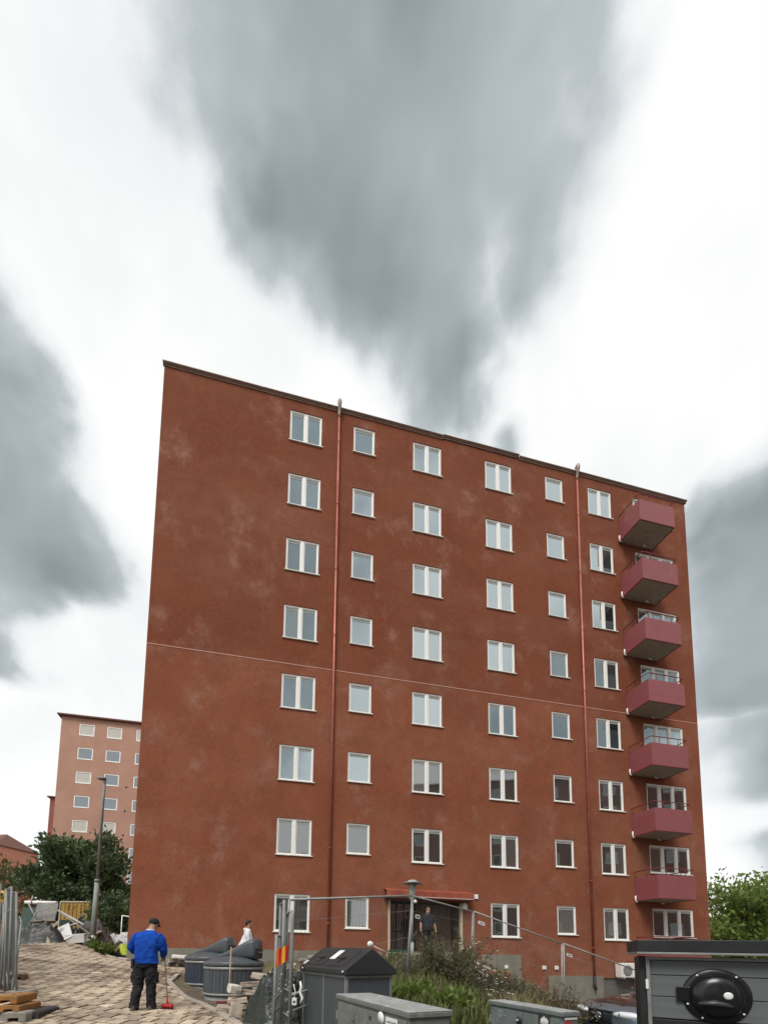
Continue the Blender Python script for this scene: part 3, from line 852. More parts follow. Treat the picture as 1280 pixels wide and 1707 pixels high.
def grow(trunk_h, spread, height, levels=3, r0=.16, nb=6, seed=1, low=.15, spike=0.0):
    """trunk, limbs and twigs: returns tube list and twig ends with directions"""
    rs = random.Random(seed); tubes = []; ends = []
    def br(p, d, L, r, lv):
        pts = [p.copy()]; q = p.copy(); dd = d.copy()
        for i in range(3):
            dd = (dd + Vector((rs.uniform(-.22, .22), rs.uniform(-.22, .22), rs.uniform(-.05, .22)))).normalized(); q = q + dd * L / 3; pts.append(q.copy())
        tubes.append((pts, [r, r * .8, r * .6, r * .4]))
        if lv == 0:
            for i in (1, 2, 3): ends.append((pts[i], dd, L))
            return
        for k in range(nb if lv > 1 else nb + 1):
            t = rs.uniform(.25, 1); i = min(2, int(t * 3)); base = pts[i].lerp(pts[i + 1], t * 3 - i)
            w = rs.uniform(0, 2 * math.pi); side = Vector((math.cos(w), math.sin(w), rs.uniform(-.1, .6)))
            br(base, (dd * .45 + side * .75).normalized(), L * rs.uniform(.42, .62), r * .45, lv - 1)
    top = Vector((0, 0, trunk_h)); tubes.append(([Vector((0, 0, -.3)), top * .5, top, top + Vector((0, 0, height * .35))], [r0, r0 * .85, r0 * .7, r0 * .3]))
    n1 = nb + 3
    for k in range(n1):
        t = low + (1 - low) * k / n1; z = trunk_h * .6 + (height * .62 - trunk_h * .6) * (k / n1)
        w = k * 2.4 + rs.uniform(-.3, .3); el = .15 + .75 * k / n1
        d = Vector((math.cos(w) * math.cos(el), math.sin(w) * math.cos(el), math.sin(el)))
        br(Vector((0, 0, z)), d, spread * (1 - .25 * k / n1) * rs.uniform(.8, 1.05), r0 * .45, levels - 1)
    return tubes, ends


def tree(name, label, loc, height, spread, leafm, n_leaf, size, seed, trunk_h=1.6, r0=.16, group=None, sq=(1, 1, 1), cluster=.28, nb=5, low=.15):
    root = thing(name, label, 'tree', loc, 0, group)
    tubes, ends = grow(trunk_h, spread, height, 3, r0, nb, seed, low)
    t = MB(); t.tube(*tubes[0], n=9); tr = t.build('trunk', M_bark, root)
    l = MB()
    for p, r in tubes[1:]: l.tube([Vector((q.x * sq[0], q.y * sq[1], q.z * sq[2])) for q in p], r, n=4, caps=False)
    l.build('limbs', M_bark, root)
    E = np.array([tuple(e[0]) for e in ends]) * np.array(sq); Dd = np.array([tuple(e[1]) for e in ends])
    idx = rng.integers(0, len(E), n_leaf)
    w = rng.uniform(.2, 1, len(E)); keep = rng.uniform(0, 1, n_leaf) < w[idx]; idx = idx[keep]
    pts = E[idx] + rng.normal(size=(len(idx), 3)) * cluster * np.array([1, 1, .7]) + Dd[idx] * rng.uniform(-.1, .5, (len(idx), 1))
    z0 = E[:, 2].max(); f = height / z0; pts[:, 2] *= 1.0
    leaf_mesh('crown', leafm, pts, size, root, dirs=Dd[idx])
    return root


tree('deciduous_tree', 'dense dark green tree before the pale pink block', (-21.0, 33.6, 1.4), 9.0, 3.9, M_leafdk, 40000, .36, 5, 1.2, .2, None, (1.0, 1.0, .98), .38, 6, .05)
tree('deciduous_tree', 'smaller brownish green tree beside the far orange house', (-27.6, 35.5, 1.5), 6.8, 2.7, mat('olive_leaves', (.11, .12, .045), (.17, .165, .075), 1.2, .6, transl=.35), 5200, .26, 9, 1.0, .12, None, (1, 1, 1), .3, 5, .05)
tree('bushy_shrub', 'rounded dark shrub growing behind the building corner', (-13.6, 26.0, 1.7), 3.0, 1.6, M_leafdk, 9000, .22, 12, .4, .07, None, (1, 1, .85), .26, 5, .02)
TR = 'trees beyond the building end'
tree('leafy_tree', 'tall light green tree closest to the building end', (22.1, 23.4, -.6), 8.6, 2.9, M_leafbr, 9500, .27, 21, 1.4, .14, TR, (1, 1, .88), .36, 6, .1)
tree('leafy_tree', 'light green tree at the frame edge behind the black roofed shelter', (26.6, 24.8, -.6), 9.4, 3.2, M_leafbr, 10500, .27, 33, 1.5, .16, TR, (1, 1, .9), .36, 6, .1)
tree('leafy_tree', 'darker tree filling the gap low behind the two light green trees', (27.0, 30.5, -.6), 5.6, 3.4, M_leafmid, 9000, .30, 41, 1.0, .15, TR, (1.3, 1, .75), .5, 6, .05)


def bush(name, label, x, y, h, w, leafm, n, size, seed, cat='bush', twigs=60, spread=.6, group=None):
    rs = random.Random(seed); root = thing(name, label, cat, (x, y, gz(x, y)), 0, group)
    t = MB(); ends = []; dirs = []
    for i in range(twigs):
        a = rs.uniform(0, 2 * math.pi); rr = w * .35 * math.sqrt(rs.random()); p = Vector((rr * math.cos(a), rr * math.sin(a), -.05))
        p.z += gz(x + p.x, y + p.y) - gz(x, y)
        d = Vector((math.cos(a) * spread * rs.uniform(.2, 1.2), math.sin(a) * spread * rs.uniform(.2, 1.2), 1)).normalized(); L_ = h * rs.uniform(.55, 1.08)
        q = p + d * L_ * .55; d2 = (d + Vector((rs.uniform(-.35, .35), rs.uniform(-.35, .35), rs.uniform(-.1, .3)))).normalized(); e = q + d2 * L_ * .45
        t.tube([p, q, e], [.008, .006, .003], 4, False)
        for k in range(3):
            b = p.lerp(q, rs.uniform(.4, 1)); dd = Vector((rs.uniform(-1, 1), rs.uniform(-1, 1), rs.uniform(.1, 1))).normalized()
            tip = b + dd * L_ * rs.uniform(.15, .35); t.tube([b, tip], [.004, .002], 3, False)
            for s in np.linspace(.2, 1, 5): ends.append(b.lerp(tip, s)); dirs.append(dd)
        for s in np.linspace(.25, 1, 8): ends.append(p.lerp(q, s) if s < .6 else q.lerp(e, (s - .6) / .4)); dirs.append(d2)
    t.build('stems', M_twig, root)
    E = np.array([tuple(e) for e in ends]); Dd = np.array([tuple(e) for e in dirs]); idx = rng.integers(0, len(E), n)
    leaf_mesh('leaves', leafm, E[idx] + rng.normal(size=(n, 3)) * .035, size, root, dirs=Dd[idx])
    return root


M_grass = mat('grass', (.115, .138, .042), (.185, .19, .075), .9, .7, transl=.35, c3=(.27, .25, .11), s3=.7)
GRASS = [(.55, 4.9), (1.6, 5.0), (2.9, 5.4), (4.2, 7.6), (5.0, 9.6), (6.3, 12.2), (4.6, 12.6), (3.0, 12.2), (1.4, 11.8), (.5, 10.8), (.35, 8.4), (.75, 6.2)]


def blades(name, poly, n, hmin, hmax, m, wid=.011, lean=.5):
    xs = [p[0] for p in poly]; ys = [p[1] for p in poly]; P = []
    while len(P) < n:
        x = rng.uniform(min(xs), max(xs), 4000); y = rng.uniform(min(ys), max(ys), 4000)
        P += [(a, b) for a, b in zip(x, y) if inside(a, b, poly)]
    P = np.array(P[:n]); z = gza(P[:, 0], P[:, 1]) - .02
    cl = np.array([mnoise.noise((a * 1.7, b * 1.7, 3.1)) for a, b in P]) * .5 + .5
    h = (hmin + (hmax - hmin) * rng.uniform(0, 1, n) ** 1.6) * (.45 + 1.0 * cl)
    az = rng.uniform(0, 2 * np.pi, n); d = np.c_[np.cos(az), np.sin(az)]; s = np.c_[-d[:, 1], d[:, 0]]
    ln = lean * rng.uniform(.2, 1, n)[:, None] * h[:, None]
    b0 = np.c_[P - s * wid, z]; b1 = np.c_[P + s * wid, z]
    m0 = np.c_[P + d * ln * .3 - s * wid * .8, z + h * .6]; m1 = np.c_[P + d * ln * .3 + s * wid * .8, z + h * .6]; t = np.c_[P + d * ln, z + h * (1 - .25 * lean)]
    v = np.stack([b0, b1, m1, m0, t], 1).reshape(-1, 3); k = np.arange(n)[:, None] * 5
    me = bpy.data.meshes.new(name)
    q = np.concatenate([np.c_[k, k + 1, k + 2], np.c_[k, k + 2, k + 3], np.c_[k + 3, k + 2, k + 4]])
    me.vertices.add(n * 5); me.vertices.foreach_set('co', v.ravel()); me.loops.add(len(q) * 3); me.loops.foreach_set('vertex_index', q.ravel())
    me.polygons.add(len(q)); me.polygons.foreach_set('loop_start', np.arange(len(q)) * 3); me.polygons.foreach_set('loop_total', np.full(len(q), 3))
    me.update(calc_edges=True); me.materials.append(m)
    return link(name, me)


g = blades('grass', GRASS, 34000, .10, .42, M_grass); stuff(g); g['label'] = 'tall green weedy grass on the bank before the entrance'; g['category'] = 'grass'
g = blades('dry_grass', [(2.3, 5.6), (3.1, 6.6), (5.0, 10.4), (6.2, 12.6), (5.2, 12.3), (3.8, 9.8), (2.7, 7.6)], 7000, .25, .62, mat('dry_grass', (.30, .245, .14), (.21, .19, .10), 1.5, .8, transl=.25), .007, .6)
stuff(g); g['label'] = 'dry straw coloured grass on the bank beside the car'; g['category'] = 'grass'
M_docks = mat('broad_leaves', (.115, .175, .038), (.18, .235, .06), 1.5, .55, transl=.35)
bush('shrub', 'tall brownish green shrub before the entrance doorway', 2.45, 9.6, 1.20, 1.1, M_leafdull, 5200, .065, 3, twigs=70, spread=.55)
bush('shrub', 'wide purple-brown shrub on the grassy bank below the doorway', 3.15, 9.2, .78, 1.5, mat('purple_brown_leaves', (.155, .11, .085), (.11, .11, .06), 1.6, .8, transl=.2), 6500, .055, 4, twigs=80, spread=.95)
bush('shrub', 'pale flowering shrub at the foot of the leaning fence post', 1.75, 9.9, .62, .95, mat('pale_green_leaves', (.27, .255, .175), (.17, .17, .10), 1.8, .8, transl=.25), 4200, .05, 6, twigs=60, spread=.8)
bush('shrub', 'dry brown shrub on the bank beneath the white wall boxes', 4.75, 9.6, .98, 1.3, mat('dry_leaves', (.20, .15, .10), (.15, .13, .07), 1.6, .85, transl=.2), 4200, .06, 7, twigs=80, spread=.9)
bush('shrub', 'thin dry shrub nearest the parked car', 5.35, 9.9, .72, 1.0, M_leafdull, 2200, .055, 8, twigs=55, spread=1.0)
bush('leafy_weeds', 'broad leaved bright green weeds in the grass beside the grey bin', 1.05, 7.6, .42, 1.0, M_docks, 1900, .15, 10, 'plant', 34, 1.1)
bush('leafy_weeds', 'broad leaved weeds in the grass behind the low steel cabinet', 1.75, 7.1, .38, .9, M_docks, 1500, .13, 11, 'plant', 28, 1.1)
bush('leafy_weeds', 'green weeds beneath the sloping stair rail', 4.05, 11.3, .45, .9, M_docks, 1500, .11, 13, 'plant', 28, 1.0)
bush('leafy_weeds', 'bright green plant at the foot of the tall lamp post', -8.35, 15.1, .50, .75, M_docks, 1500, .14, 14, 'plant', 26, .9)
# white flowers on the bank
def flowers(label, spots, r):
    root = thing('flowers', label, 'flowers', (*spots[0][:2], gz(*spots[0][:2])))
    b = Vector(root.location)
    fm = MB(); sm = MB()
    for (x, y, h) in spots:
        z = gz(x, y); sm.tube([(x - b.x, y - b.y, z - b.z), (x - b.x + .01, y - b.y, z - b.z + h)], .003, 3, False)
        for k in range(5):
            a = k * 1.257; fm.ball((x - b.x + .01 + r * .7 * math.cos(a), y - b.y + r * .7 * math.sin(a), z - b.z + h), r * .55, 6, 4, (1, 1, .5))
    stuff(sm.build('stems', M_twig, root)); stuff(fm.build('petals', mat('white_petals', (.75, .72, .62), (.65, .62, .5), 5, .7), root))
rs = random.Random(5)
flowers('cluster of small white flowers in the grass', [(2.55 + rs.gauss(0, .13), 7.3 + rs.gauss(0, .2), rs.uniform(.35, .75)) for i in range(26)], .016)
flowers('few white flowers on top of the purple-brown shrub', [(2.9 + rs.gauss(0, .25), 9.7 + rs.gauss(0, .2), rs.uniform(.85, 1.1)) for i in range(9)], .03)

# ================================================================== LAMPS
M_galv = mat('galvanised_steel', (.38, .39, .375), (.27, .28, .27), 6, .55, .15, bump=.1, bscale=30)
M_galvdk = mat('weathered_steel', (.27, .28, .265), (.20, .21, .20), 5, .6, .1, bump=.15, bscale=30)
lp = thing('lamp_post', 'tall grey tapered lamp post beside the rubbish pile', 'lamp post', (-8.94, 15.34, gz(-8.94, 15.34) - .03))
MB().tube([(0, 0, 0), (.02, -.03, 1.15), (.085, -.12, 2.35)], [.10, .088, .085], 12).build('lower_pole', M_galvdk, lp)
MB().tube([(.085, -.12, 2.35), (.26, -.42, 5.1), (.30, -.47, 6.0)], [.058, .048, .045], 12).build('upper_pole', M_galvdk, lp)
MB().tube([(.085, -.12, 2.31), (.087, -.123, 2.40)], .098, 12).build('collar', M_galvdk, lp)
MB().box((.08, -.62, 5.98), (.34, -.40, 6.05)).build('lamp_head', M_galvdk, lp, .02)

l2 = thing('lamp_post', 'slim garden lamp with a disc top standing before the entrance', 'lamp post', (1.89, 11.40, gz(1.89, 11.4) - .02))
MB().tube([(0, 0, 0), (0, 0, .58)], .052, 12).build('pole_base', M_galv, l2)
MB().tube([(0, 0, .58), (0, 0, 1.72)], .030, 12).build('pole', M_galv, l2)
MB().lathe([(.07, 1.72), (.085, 1.78), (.10, 2.02), (.11, 2.14), (.09, 2.15), (0, 2.15)], (0, 0, 0), 18).build('lantern', mat('lantern_glass', (.38, .36, .32), (.28, .27, .24), 8, .35), l2)
br = MB()
for k in range(4):
    w = k * math.pi / 2 + .4; br.tube([(.10 * math.cos(w), .10 * math.sin(w), 1.74), (.115 * math.cos(w), .115 * math.sin(w), 2.16)], .007, 6)
br.build('bracket', M_galv, l2)
MB().lathe([(0, 2.15), (.12, 2.15), (.255, 2.165), (.262, 2.175), (.24, 2.19), (.13, 2.21), (.12, 2.25), (.08, 2.265), (0, 2.27)], (0, 0, 0), 28).build('disc_hood', M_galv, l2)
MB().ball((.07, -.07, 1.67), .05, 10, 8).build('photo_cell', M_white, l2)

# ================================================================== MESH FENCE
M_wire = mat('fence_wire', (.30, .31, .31), (.22, .23, .23), 8, .5, .5)
M_plate = mat('sign_plate', (.78, .78, .76), (.72, .72, .70), 8, .5)
M_ink = mat('black_ink', (.03, .03, .03), (.05, .05, .05), 8, .7)


def fence_panel(label, A, B, hA, hB, wires=34, lean=(0, 0), group=None, sign=None, wirer=.0022, name='mesh_fence', lift=.10, tr=.021):
    A = Vector(A); B = Vector(B); root = thing(name, label, 'fence panel', A, 0, group)
    d = B - A; a0 = Vector((0, 0, lift)); b0 = d + Vector((0, 0, lift)); l = Vector((lean[0], lean[1], 0))
    a1 = Vector((0, 0, hA)) + l; b1 = d + Vector((0, 0, hB)) + l
    MB().tube([a0 - Vector((0, 0, lift)), a1], tr, 8).build('post', M_galv, root); MB().tube([b0 - Vector((0, 0, lift)), b1], tr, 8).build('post', M_galv, root)
    MB().tube([a1, b1], tr, 8).build('top_rail', M_galv, root); MB().tube([a0, b0], tr, 8).build('bottom_rail', M_galv, root)
    w = MB()
    for i in range(1, wires): t = i / wires; w.tube([a0.lerp(b0, t), a1.lerp(b1, t)], wirer, 3, False, False)
    for k in (.18, .5, .82): w.tube([a0.lerp(a1, k), b0.lerp(b1, k)], wirer * 1.3, 3, False, False)
    w.build('wire_mesh', M_wire, root)
    if sign:
        t, k = sign; p = a0.lerp(a1, k).lerp(b0.lerp(b1, k), t); e = d.normalized(); sl = (b1 - a1).normalized()
        nrm = Vector((e.y, -e.x, 0)); up = Vector((0, 0, 1))
        pm = MB(); c = p + nrm * .03; W, H = .11, .045
        vs = [c - sl * W - up * H, c + sl * W - up * H, c + sl * W + up * H, c - sl * W + up * H]
        pm._add(vs + [v - nrm * .004 for v in vs], [(0, 1, 2, 3), (7, 6, 5, 4), (0, 4, 5, 1), (1, 5, 6, 2), (2, 6, 7, 3), (3, 7, 4, 0)])
        pl_ = pm.build('name_plate', M_plate, root)
        im = MB(); c = c + nrm * .002; W2, H2_ = .075, .014
        im.quad(c - sl * W2 - up * H2_, c + sl * W2 - up * H2_, c + sl * W2 + up * H2_, c - sl * W2 + up * H2_); im.build('lettering', M_ink, pl_)
    return root


P0 = (-.93, 6.56, .28); P1 = (1.40, 9.2, .86); P2 = (3.68, 12.2, .74); P3 = (6.68, 13.0, -.12); P4 = (9.82, 14.1, -.5)
GF = 'site fence before the entrance'
fence_panel('mesh fence panel with level top rail crossing the two lower left windows', P0, P1, 2.03, 1.90, 36, (.12, -.05), GF)
fence_panel('mesh fence panel with white plate standing right before the entrance', (1.44, 9.22, .86), P2, 1.90, 1.99, 36, (.08, -.03), GF, (.07, .76))
fence_panel('mesh fence panel sloping down past the lower right windows', (3.76, 12.22, .72), P3, 2.02, 2.0, 34, (.04, 0), GF, (.08, .86))
fence_panel('mesh fence panel sloping down to the air conditioning unit', (6.76, 13.02, -.14), P4, 2.02, 1.52, 34, (.03, 0), GF, (.06, .84))
M_foot = mat('fence_foot_concrete', (.30, .285, .25), (.22, .21, .185), 6, .9, bump=.4, bscale=50)
for lab, (x, y, z) in (('concrete fence foot under the leaning grey post by the grass', (1.42, 9.2, 0)),):
    o = thing('ballast_block', lab, 'fence foot', (x, y, gz(x, y)), R(40)); MB().box((-.32, -.10, -.02), (.32, .10, .12), taper=.86).build('block', M_foot, o, .015)

# upright bundle of fence panels seen on edge, with rounded corner frame
def edge_frame(label, base, d, L, H, rounded, r=.021, bars=(), grp=None):
    root = thing('mesh_fence', label, 'fence panel', base, 0, grp); d = Vector(d).normalized()
    c = .09
    if rounded:
        pts = [Vector((0, 0, 0)), Vector((0, 0, H - c)), d * .03 + Vector((0, 0, H - .03)), d * c + Vector((0, 0, H)), d * (L - c) + Vector((0, 0, H)), d * (L - .03) + Vector((0, 0, H - .03)), d * L + Vector((0, 0, H - c)), d * L]
        MB().tube(pts, r, 10).build('frame', M_galvdk, root)
    else:
        MB().tube([(0, 0, 0), (0, 0, H)], r, 10).build('post', M_galvdk, root); MB().tube([d * L, d * L + Vector((0, 0, H))], r, 10).build('post', M_galvdk, root)
        MB().tube([(0, 0, H - .02), d * L + Vector((0, 0, H - .02))], r * .9, 10).build('top_rail', M_galvdk, root)
    b = MB()
    for k in bars: b.tube([(0, 0, H * k), d * L + Vector((0, 0, H * k))], .015, 8)
    if bars: b.build('cross_bar', M_galvdk, root)
    w = MB()
    for i in range(1, 14): w.tube([d * (L * i / 14) + Vector((0, 0, .1)), d * (L * i / 14) + Vector((0, 0, H - .03))], .002, 3, False, False)
    w.build('wire_mesh', M_wire, root)
    return root


GB = 'fence panels bundled upright'
edge_frame('steel fence frame with rounded top corner standing among the upright tubes', (-.68, 5.87, .18), (-.35, 1.0, 0), .42, 1.90, True, .024, (.24, .42), GB)
edge_frame('tallest straight tube of the upright fence bundle', (-.86, 6.30, .20), (-.25, 1, 0), .5, 2.08, False, .022, (.3,), GB)
edge_frame('shorter tube at the outer side of the upright fence bundle', (-.93, 6.10, .20), (.0, 1, 0), .55, 1.56, False, .022, (.3, .42), GB)
rl = thing('loose_railing', 'pair of loose grey rails leaning from the fence bundle to the grey bin', 'rail', (-.66, 5.85, .2))
MB().tube([(0, 0, .74), (.36, .55, .80)], .02, 8).build('rail', M_galv, rl); MB().tube([(-.05, 0, .50), (.34, .52, .60)], .018, 8).build('rail', M_galv, rl)
mk = thing('warning_marker', 'red and yellow striped warning flag tied to the fence tubes', 'warning marker', (-.84, 6.05, 1.36))
cols = [mat('flag_red', (.45, .02, .02), None, 6, .6), mat('flag_yellow', (.80, .42, .02), None, 6, .6)]
for k in range(4):
    x0 = -.085 + k * .045; q = MB()
    q._add([(x0, -.01 + .012 * math.sin(k * 2), -.02 + k * .03 - .06), (x0 + .045, -.01 + .012 * math.sin(k * 2 + 2), .01 + k * .03 - .06), (x0 + .045, -.01 + .01 * math.sin(k), .20 + k * .022), (x0, -.012, .17 + k * .022)], [(0, 1, 2, 3)])
    o = q.build('stripe', cols[(0, 0, 1, 0)[k] if k != 1 else 0] if k != 0 else mat('flag_orange', (.70, .16, .03), None, 6, .6), mk); sm_ = o.modifiers.new('thick', 'SOLIDIFY'); sm_.thickness = .004
tg = thing('padlock_tag', 'white tag hanging from the chain on the fence tubes', 'tag', (-.62, 5.83, .86))
MB().box((-.032, -.006, -.06), (.032, .006, .04)).build('plate', M_plate, tg, .004); MB().box((-.014, -.009, -.03), (.014, -.0062, .0)).build('print', M_ink, tg)
MB().tube([(0, 0, .04), (.01, 0, .12), (-.02, .02, .22)], .006, 6).build('strap', M_white, tg)
ch = MB(); cr = random.Random(2)
for k in range(26):
    c = Vector((-.78 + cr.uniform(-.12, .16), 5.92 + cr.uniform(-.05, .12), 1.30 - k * .018)); ch.tube([c, c + Vector((cr.uniform(-.04, .04), cr.uniform(-.03, .03), cr.uniform(-.05, .05)))], .008, 5)
tag(ch.build('chain', M_galv, None), 'tangled pale chain wound round the fence tubes', 'chain')
rb = MB(); rb.tube([(-.55, 5.85, 1.12), (-.53, 5.84, 1.04), (-.55, 5.85, .98), (-.51, 5.83, .90), (-.54, 5.84, .82)], [.012, .02, .018, .022, .010], 6)
tag(rb.build('ribbon', M_white, None), 'white plastic ribbon fluttering beside the fence tubes', 'ribbon')

# leaning stack of panels at the path's edge
GL = 'fence panels stacked beside the path'
fr = random.Random(4)
names = ['outermost', 'second', 'third', 'fourth', 'fifth', 'sixth', 'seventh', 'eighth', 'innermost']
for k in range(9):
    x = -5.92 - k * .155; y = 7.9 + k * .10; z = gz(x, y); tall = k % 3 != 1; H = (2.0 if tall else 1.45) + fr.uniform(-.08, .08)
    root = thing('mesh_fence', 'grey mesh fence panel, %s from the path in the leaning stack' % names[k], 'fence panel', (x, y, z), 0, GL)
    d = Vector((-.60 + fr.uniform(-.08, .06), .80, .10)).normalized() * 2.6; l = Vector((fr.uniform(-.26, .02), fr.uniform(-.05, .1), 0)); up = Vector((0, 0, H)) + l
    MB().tube([(0, 0, 0), up], .018, 8).build('post', M_galvdk, root); MB().tube([d, d + up], .018, 8).build('post', M_galvdk, root)
    MB().tube([up, up + d], .017, 8).build('top_rail', M_galv, root); MB().tube([up * .06, up * .06 + d], .02, 8).build('bottom_rail', M_galv, root)
    w = MB()
    for i in range(1, 30): w.tube([d * i / 30 + up * .06, d * i / 30 + up], .0034, 3, False, False)
    for q in (.3, .6): w.tube([up * q, up * q + d], .004, 3, False, False)
    w.build('wire_mesh', M_wire, root)
# concrete and orange feet of the fence
M_orangep = mat('orange_plastic', (.36, .17, .045), (.25, .12, .04), 5, .65, c3=(.22, .12, .05), s3=2.5)
def foot_block(label, x, y, z, rz, m, sz=(.20, .36, .13), notch=True, grp='blocks at the path edge'):
    o = thing('ballast_block', label, 'fence foot', (x, y, z), rz, grp); W, L_, H = sz
    poly = [(-W, 0), (-W * .45, 0), (-W * .38, H * .42), (W * .38, H * .42), (W * .45, 0), (W, 0), (W, H * .8), (W * .85, H), (-W * .85, H), (-W, H * .8)]
    MB().prism(poly, -L_ / 2, L_ / 2).build('block', m, o, .008)
    h = MB()
    for yy in (-.09, .09): h.lathe([(.0, H + .001), (.03, H + .001), (.03, H + .004), (0, H + .004)], (0, yy, 0), 10)
    h.build('socket', M_ink, o)
    return o
zb = gz(-5.25, 7.1)
foot_block('light grey concrete fence foot lowest and nearest in the stack of feet', -4.98, 6.72, gz(-4.98, 6.72), R(14), M_foot, (.17, .34, .14))
foot_block('orange plastic fence foot lower of the two orange ones', -5.16, 6.98, gz(-5.16, 6.98) + .09, R(8), M_orangep, (.155, .62, .11))
foot_block('orange ended fence foot on top of the stack of feet', -5.26, 7.02, gz(-5.16, 6.98) + .215, R(12), M_orangep, (.16, .66, .125))
foot_block('dark rubber fence foot under the orange ones', -5.08, 7.12, gz(-5.08, 7.12) - .03, R(10), mat('black_rubber', (.05, .045, .045), (.035, .03, .03), 6, .8), (.28, .70, .12))
foot_block('grey fence foot at the bottom of the leaning panel stack', -5.95, 8.05, gz(-5.95, 8.05), R(20), M_foot, (.19, .5, .13))
foot_block('brown soiled fence foot beside the leaning panel stack', -6.95, 9.3, gz(-6.95, 9.3), R(25), mat('soiled_concrete', (.20, .13, .08), (.14, .09, .06), 5, .9), (.14, .3, .12))
bc = thing('warning_lamp', 'yellow warning lamp on top of the leaning panel stack', 'lamp', (-7.15, 8.95, 2.42))
MB().box((-.05, -.04, 0), (.05, .04, .10)).build('battery_box', mat('lamp_yellow', (.70, .42, .03), None, 6, .5), bc, .01)
Mx = Matrix.Translation((0, -.045, .17)) @ Matrix.Rotation(R(90), 4, 'X'); MB().lathe([(.0, -.03), (.075, -.03), (.085, 0), (.075, .03), (0, .035)], (0, 0, 0), 18, M=Mx).build('lens', mat('lamp_yellow', (.7, .42, .03)), bc)
MB().lathe([(0, .03), (.03, .03), (.03, .045), (0, .045)], (0, 0, 0), 12, M=Mx).build('lens_centre', M_ink, bc)

# ================================================================== WASTE CONTAINERS
M_slat = mat('slate_blue_slats', (.075, .085, .095), (.055, .062, .07), 2, .6, stretch=(4, 4, .6), rand=.05)
M_slat2 = mat('dark_blue_slats', (.035, .045, .068), (.028, .035, .052), 2, .6, stretch=(4, 4, .6))
M_lid = mat('grey_plastic_lid', (.085, .095, .105), (.065, .073, .082), 3, .38, bump=.06, bscale=14)
M_band = mat('alu_band', (.34, .345, .33), (.27, .275, .265), 5, .5, .4)
M_ring = mat('concrete_ring', (.26, .265, .255), (.20, .205, .20), 4, .85, bump=.3, bscale=40)


def deep_bin(label, x, y, z, rz, slatm, rad=.71):
    root = thing('waste_container', label, 'waste container', (x, y, z), rz, 'round waste containers')
    MB().lathe([(rad - .03, -.5), (rad - .03, .19)], (0, 0, 0), 40).build('base_ring', M_ring, root)
    MB().lathe([(rad + .012, .19), (rad + .018, .195), (rad + .018, .235), (rad + .012, .24)], (0, 0, 0), 48).build('lower_band', M_band, root)
    s = MB()
    for k in range(44):
        w = 2 * math.pi * k / 44; Mx = Matrix.Rotation(w, 4, 'Z'); hw = math.pi * rad / 44 * .92
        s.box((rad - .03, -hw, .20), (rad, hw, .82), Mx)
    s.build('slat_cladding', slatm, root)
    MB().lathe([(rad - .04, .2), (rad - .04, .84)], (0, 0, 0), 40).build('inner_drum', M_ink, root)
    MB().lathe([(rad + .014, .80), (rad + .02, .805), (rad + .02, .855), (rad + .014, .86)], (0, 0, 0), 48).build('upper_band', M_band, root)
    lid = MB().lathe([(rad - .02, .87), (rad + .018, .875), (rad + .03, .89), (rad + .03, .955), (rad + .005, .985), (rad - .06, 1.01), (rad - .22, 1.075), (rad - .42, 1.13), (rad - .60, 1.15), (0, 1.155)], (0, 0, 0), 48).build('lid', M_lid, root)
    # raised hatch hood: rises towards the back and ends in a steep face
    hd = MB(); st = []; ks = rad / .75
    for i, t in enumerate(np.linspace(0, 1, 13)):
        xx = (-.34 + t * 1.00) * ks
        top = 1.13 + .50 * (t ** 1.05 if t < .88 else .88 - (t - .88) * .7)
        hw = .36 - .07 * t
        st.append((xx, 0, (1.05 + top) / 2, hw, max(.02, (top - 1.05) / 2)))
    hd.loft(st, 28, 4.5, True, 'x'); hd.build('hatch_hood', M_lid, lid)
    MB().box((.615, -.25, 1.06), (.655, .25, 1.32)).build('hatch_face', M_ink, lid, .02)
    MB().tube([(.655, -.12, 1.22), (.69, -.10, 1.22), (.69, .10, 1.22), (.655, .12, 1.22)], .012, 6).build('handle', M_galvdk, lid)
    return root


deep_bin('nearer round slatted grey waste container with hooded lid', -2.68, 10.75, .24, R(-8), M_slat)
deep_bin('farther round dark blue slatted waste container behind the grey one', -3.80, 12.55, .32, R(-8), M_slat2)
M_wood = mat('pale_wood', (.42, .31, .20), (.33, .24, .15), 4, .75, stretch=(1, 1, .2))
bm_ = thing('broom', 'upright wooden broom leaning on the round grey container', 'broom', (-2.43, 9.40, gz(-2.43, 9.4)))
MB().tube([(0, 0, .05), (-.12, .50, 1.22)], .016, 8).build('handle', M_wood, bm_)
MB().box((-.26, -.03, 0.0), (.06, .04, .045), Matrix.Rotation(R(10), 4, 'Z')).build('head', mat('dark_red_paint', (.20, .03, .03), (.15, .025, .025), 5, .6), bm_, .008)
rd = thing('iron_bar', 'thin black bar leaning between the two round containers', 'bar', (-3.30, 10.95, gz(-3.3, 10.95)))
MB().tube([(0, 0, 0), (.36, .12, 1.12)], .018, 8).build('bar', M_ink, rd)

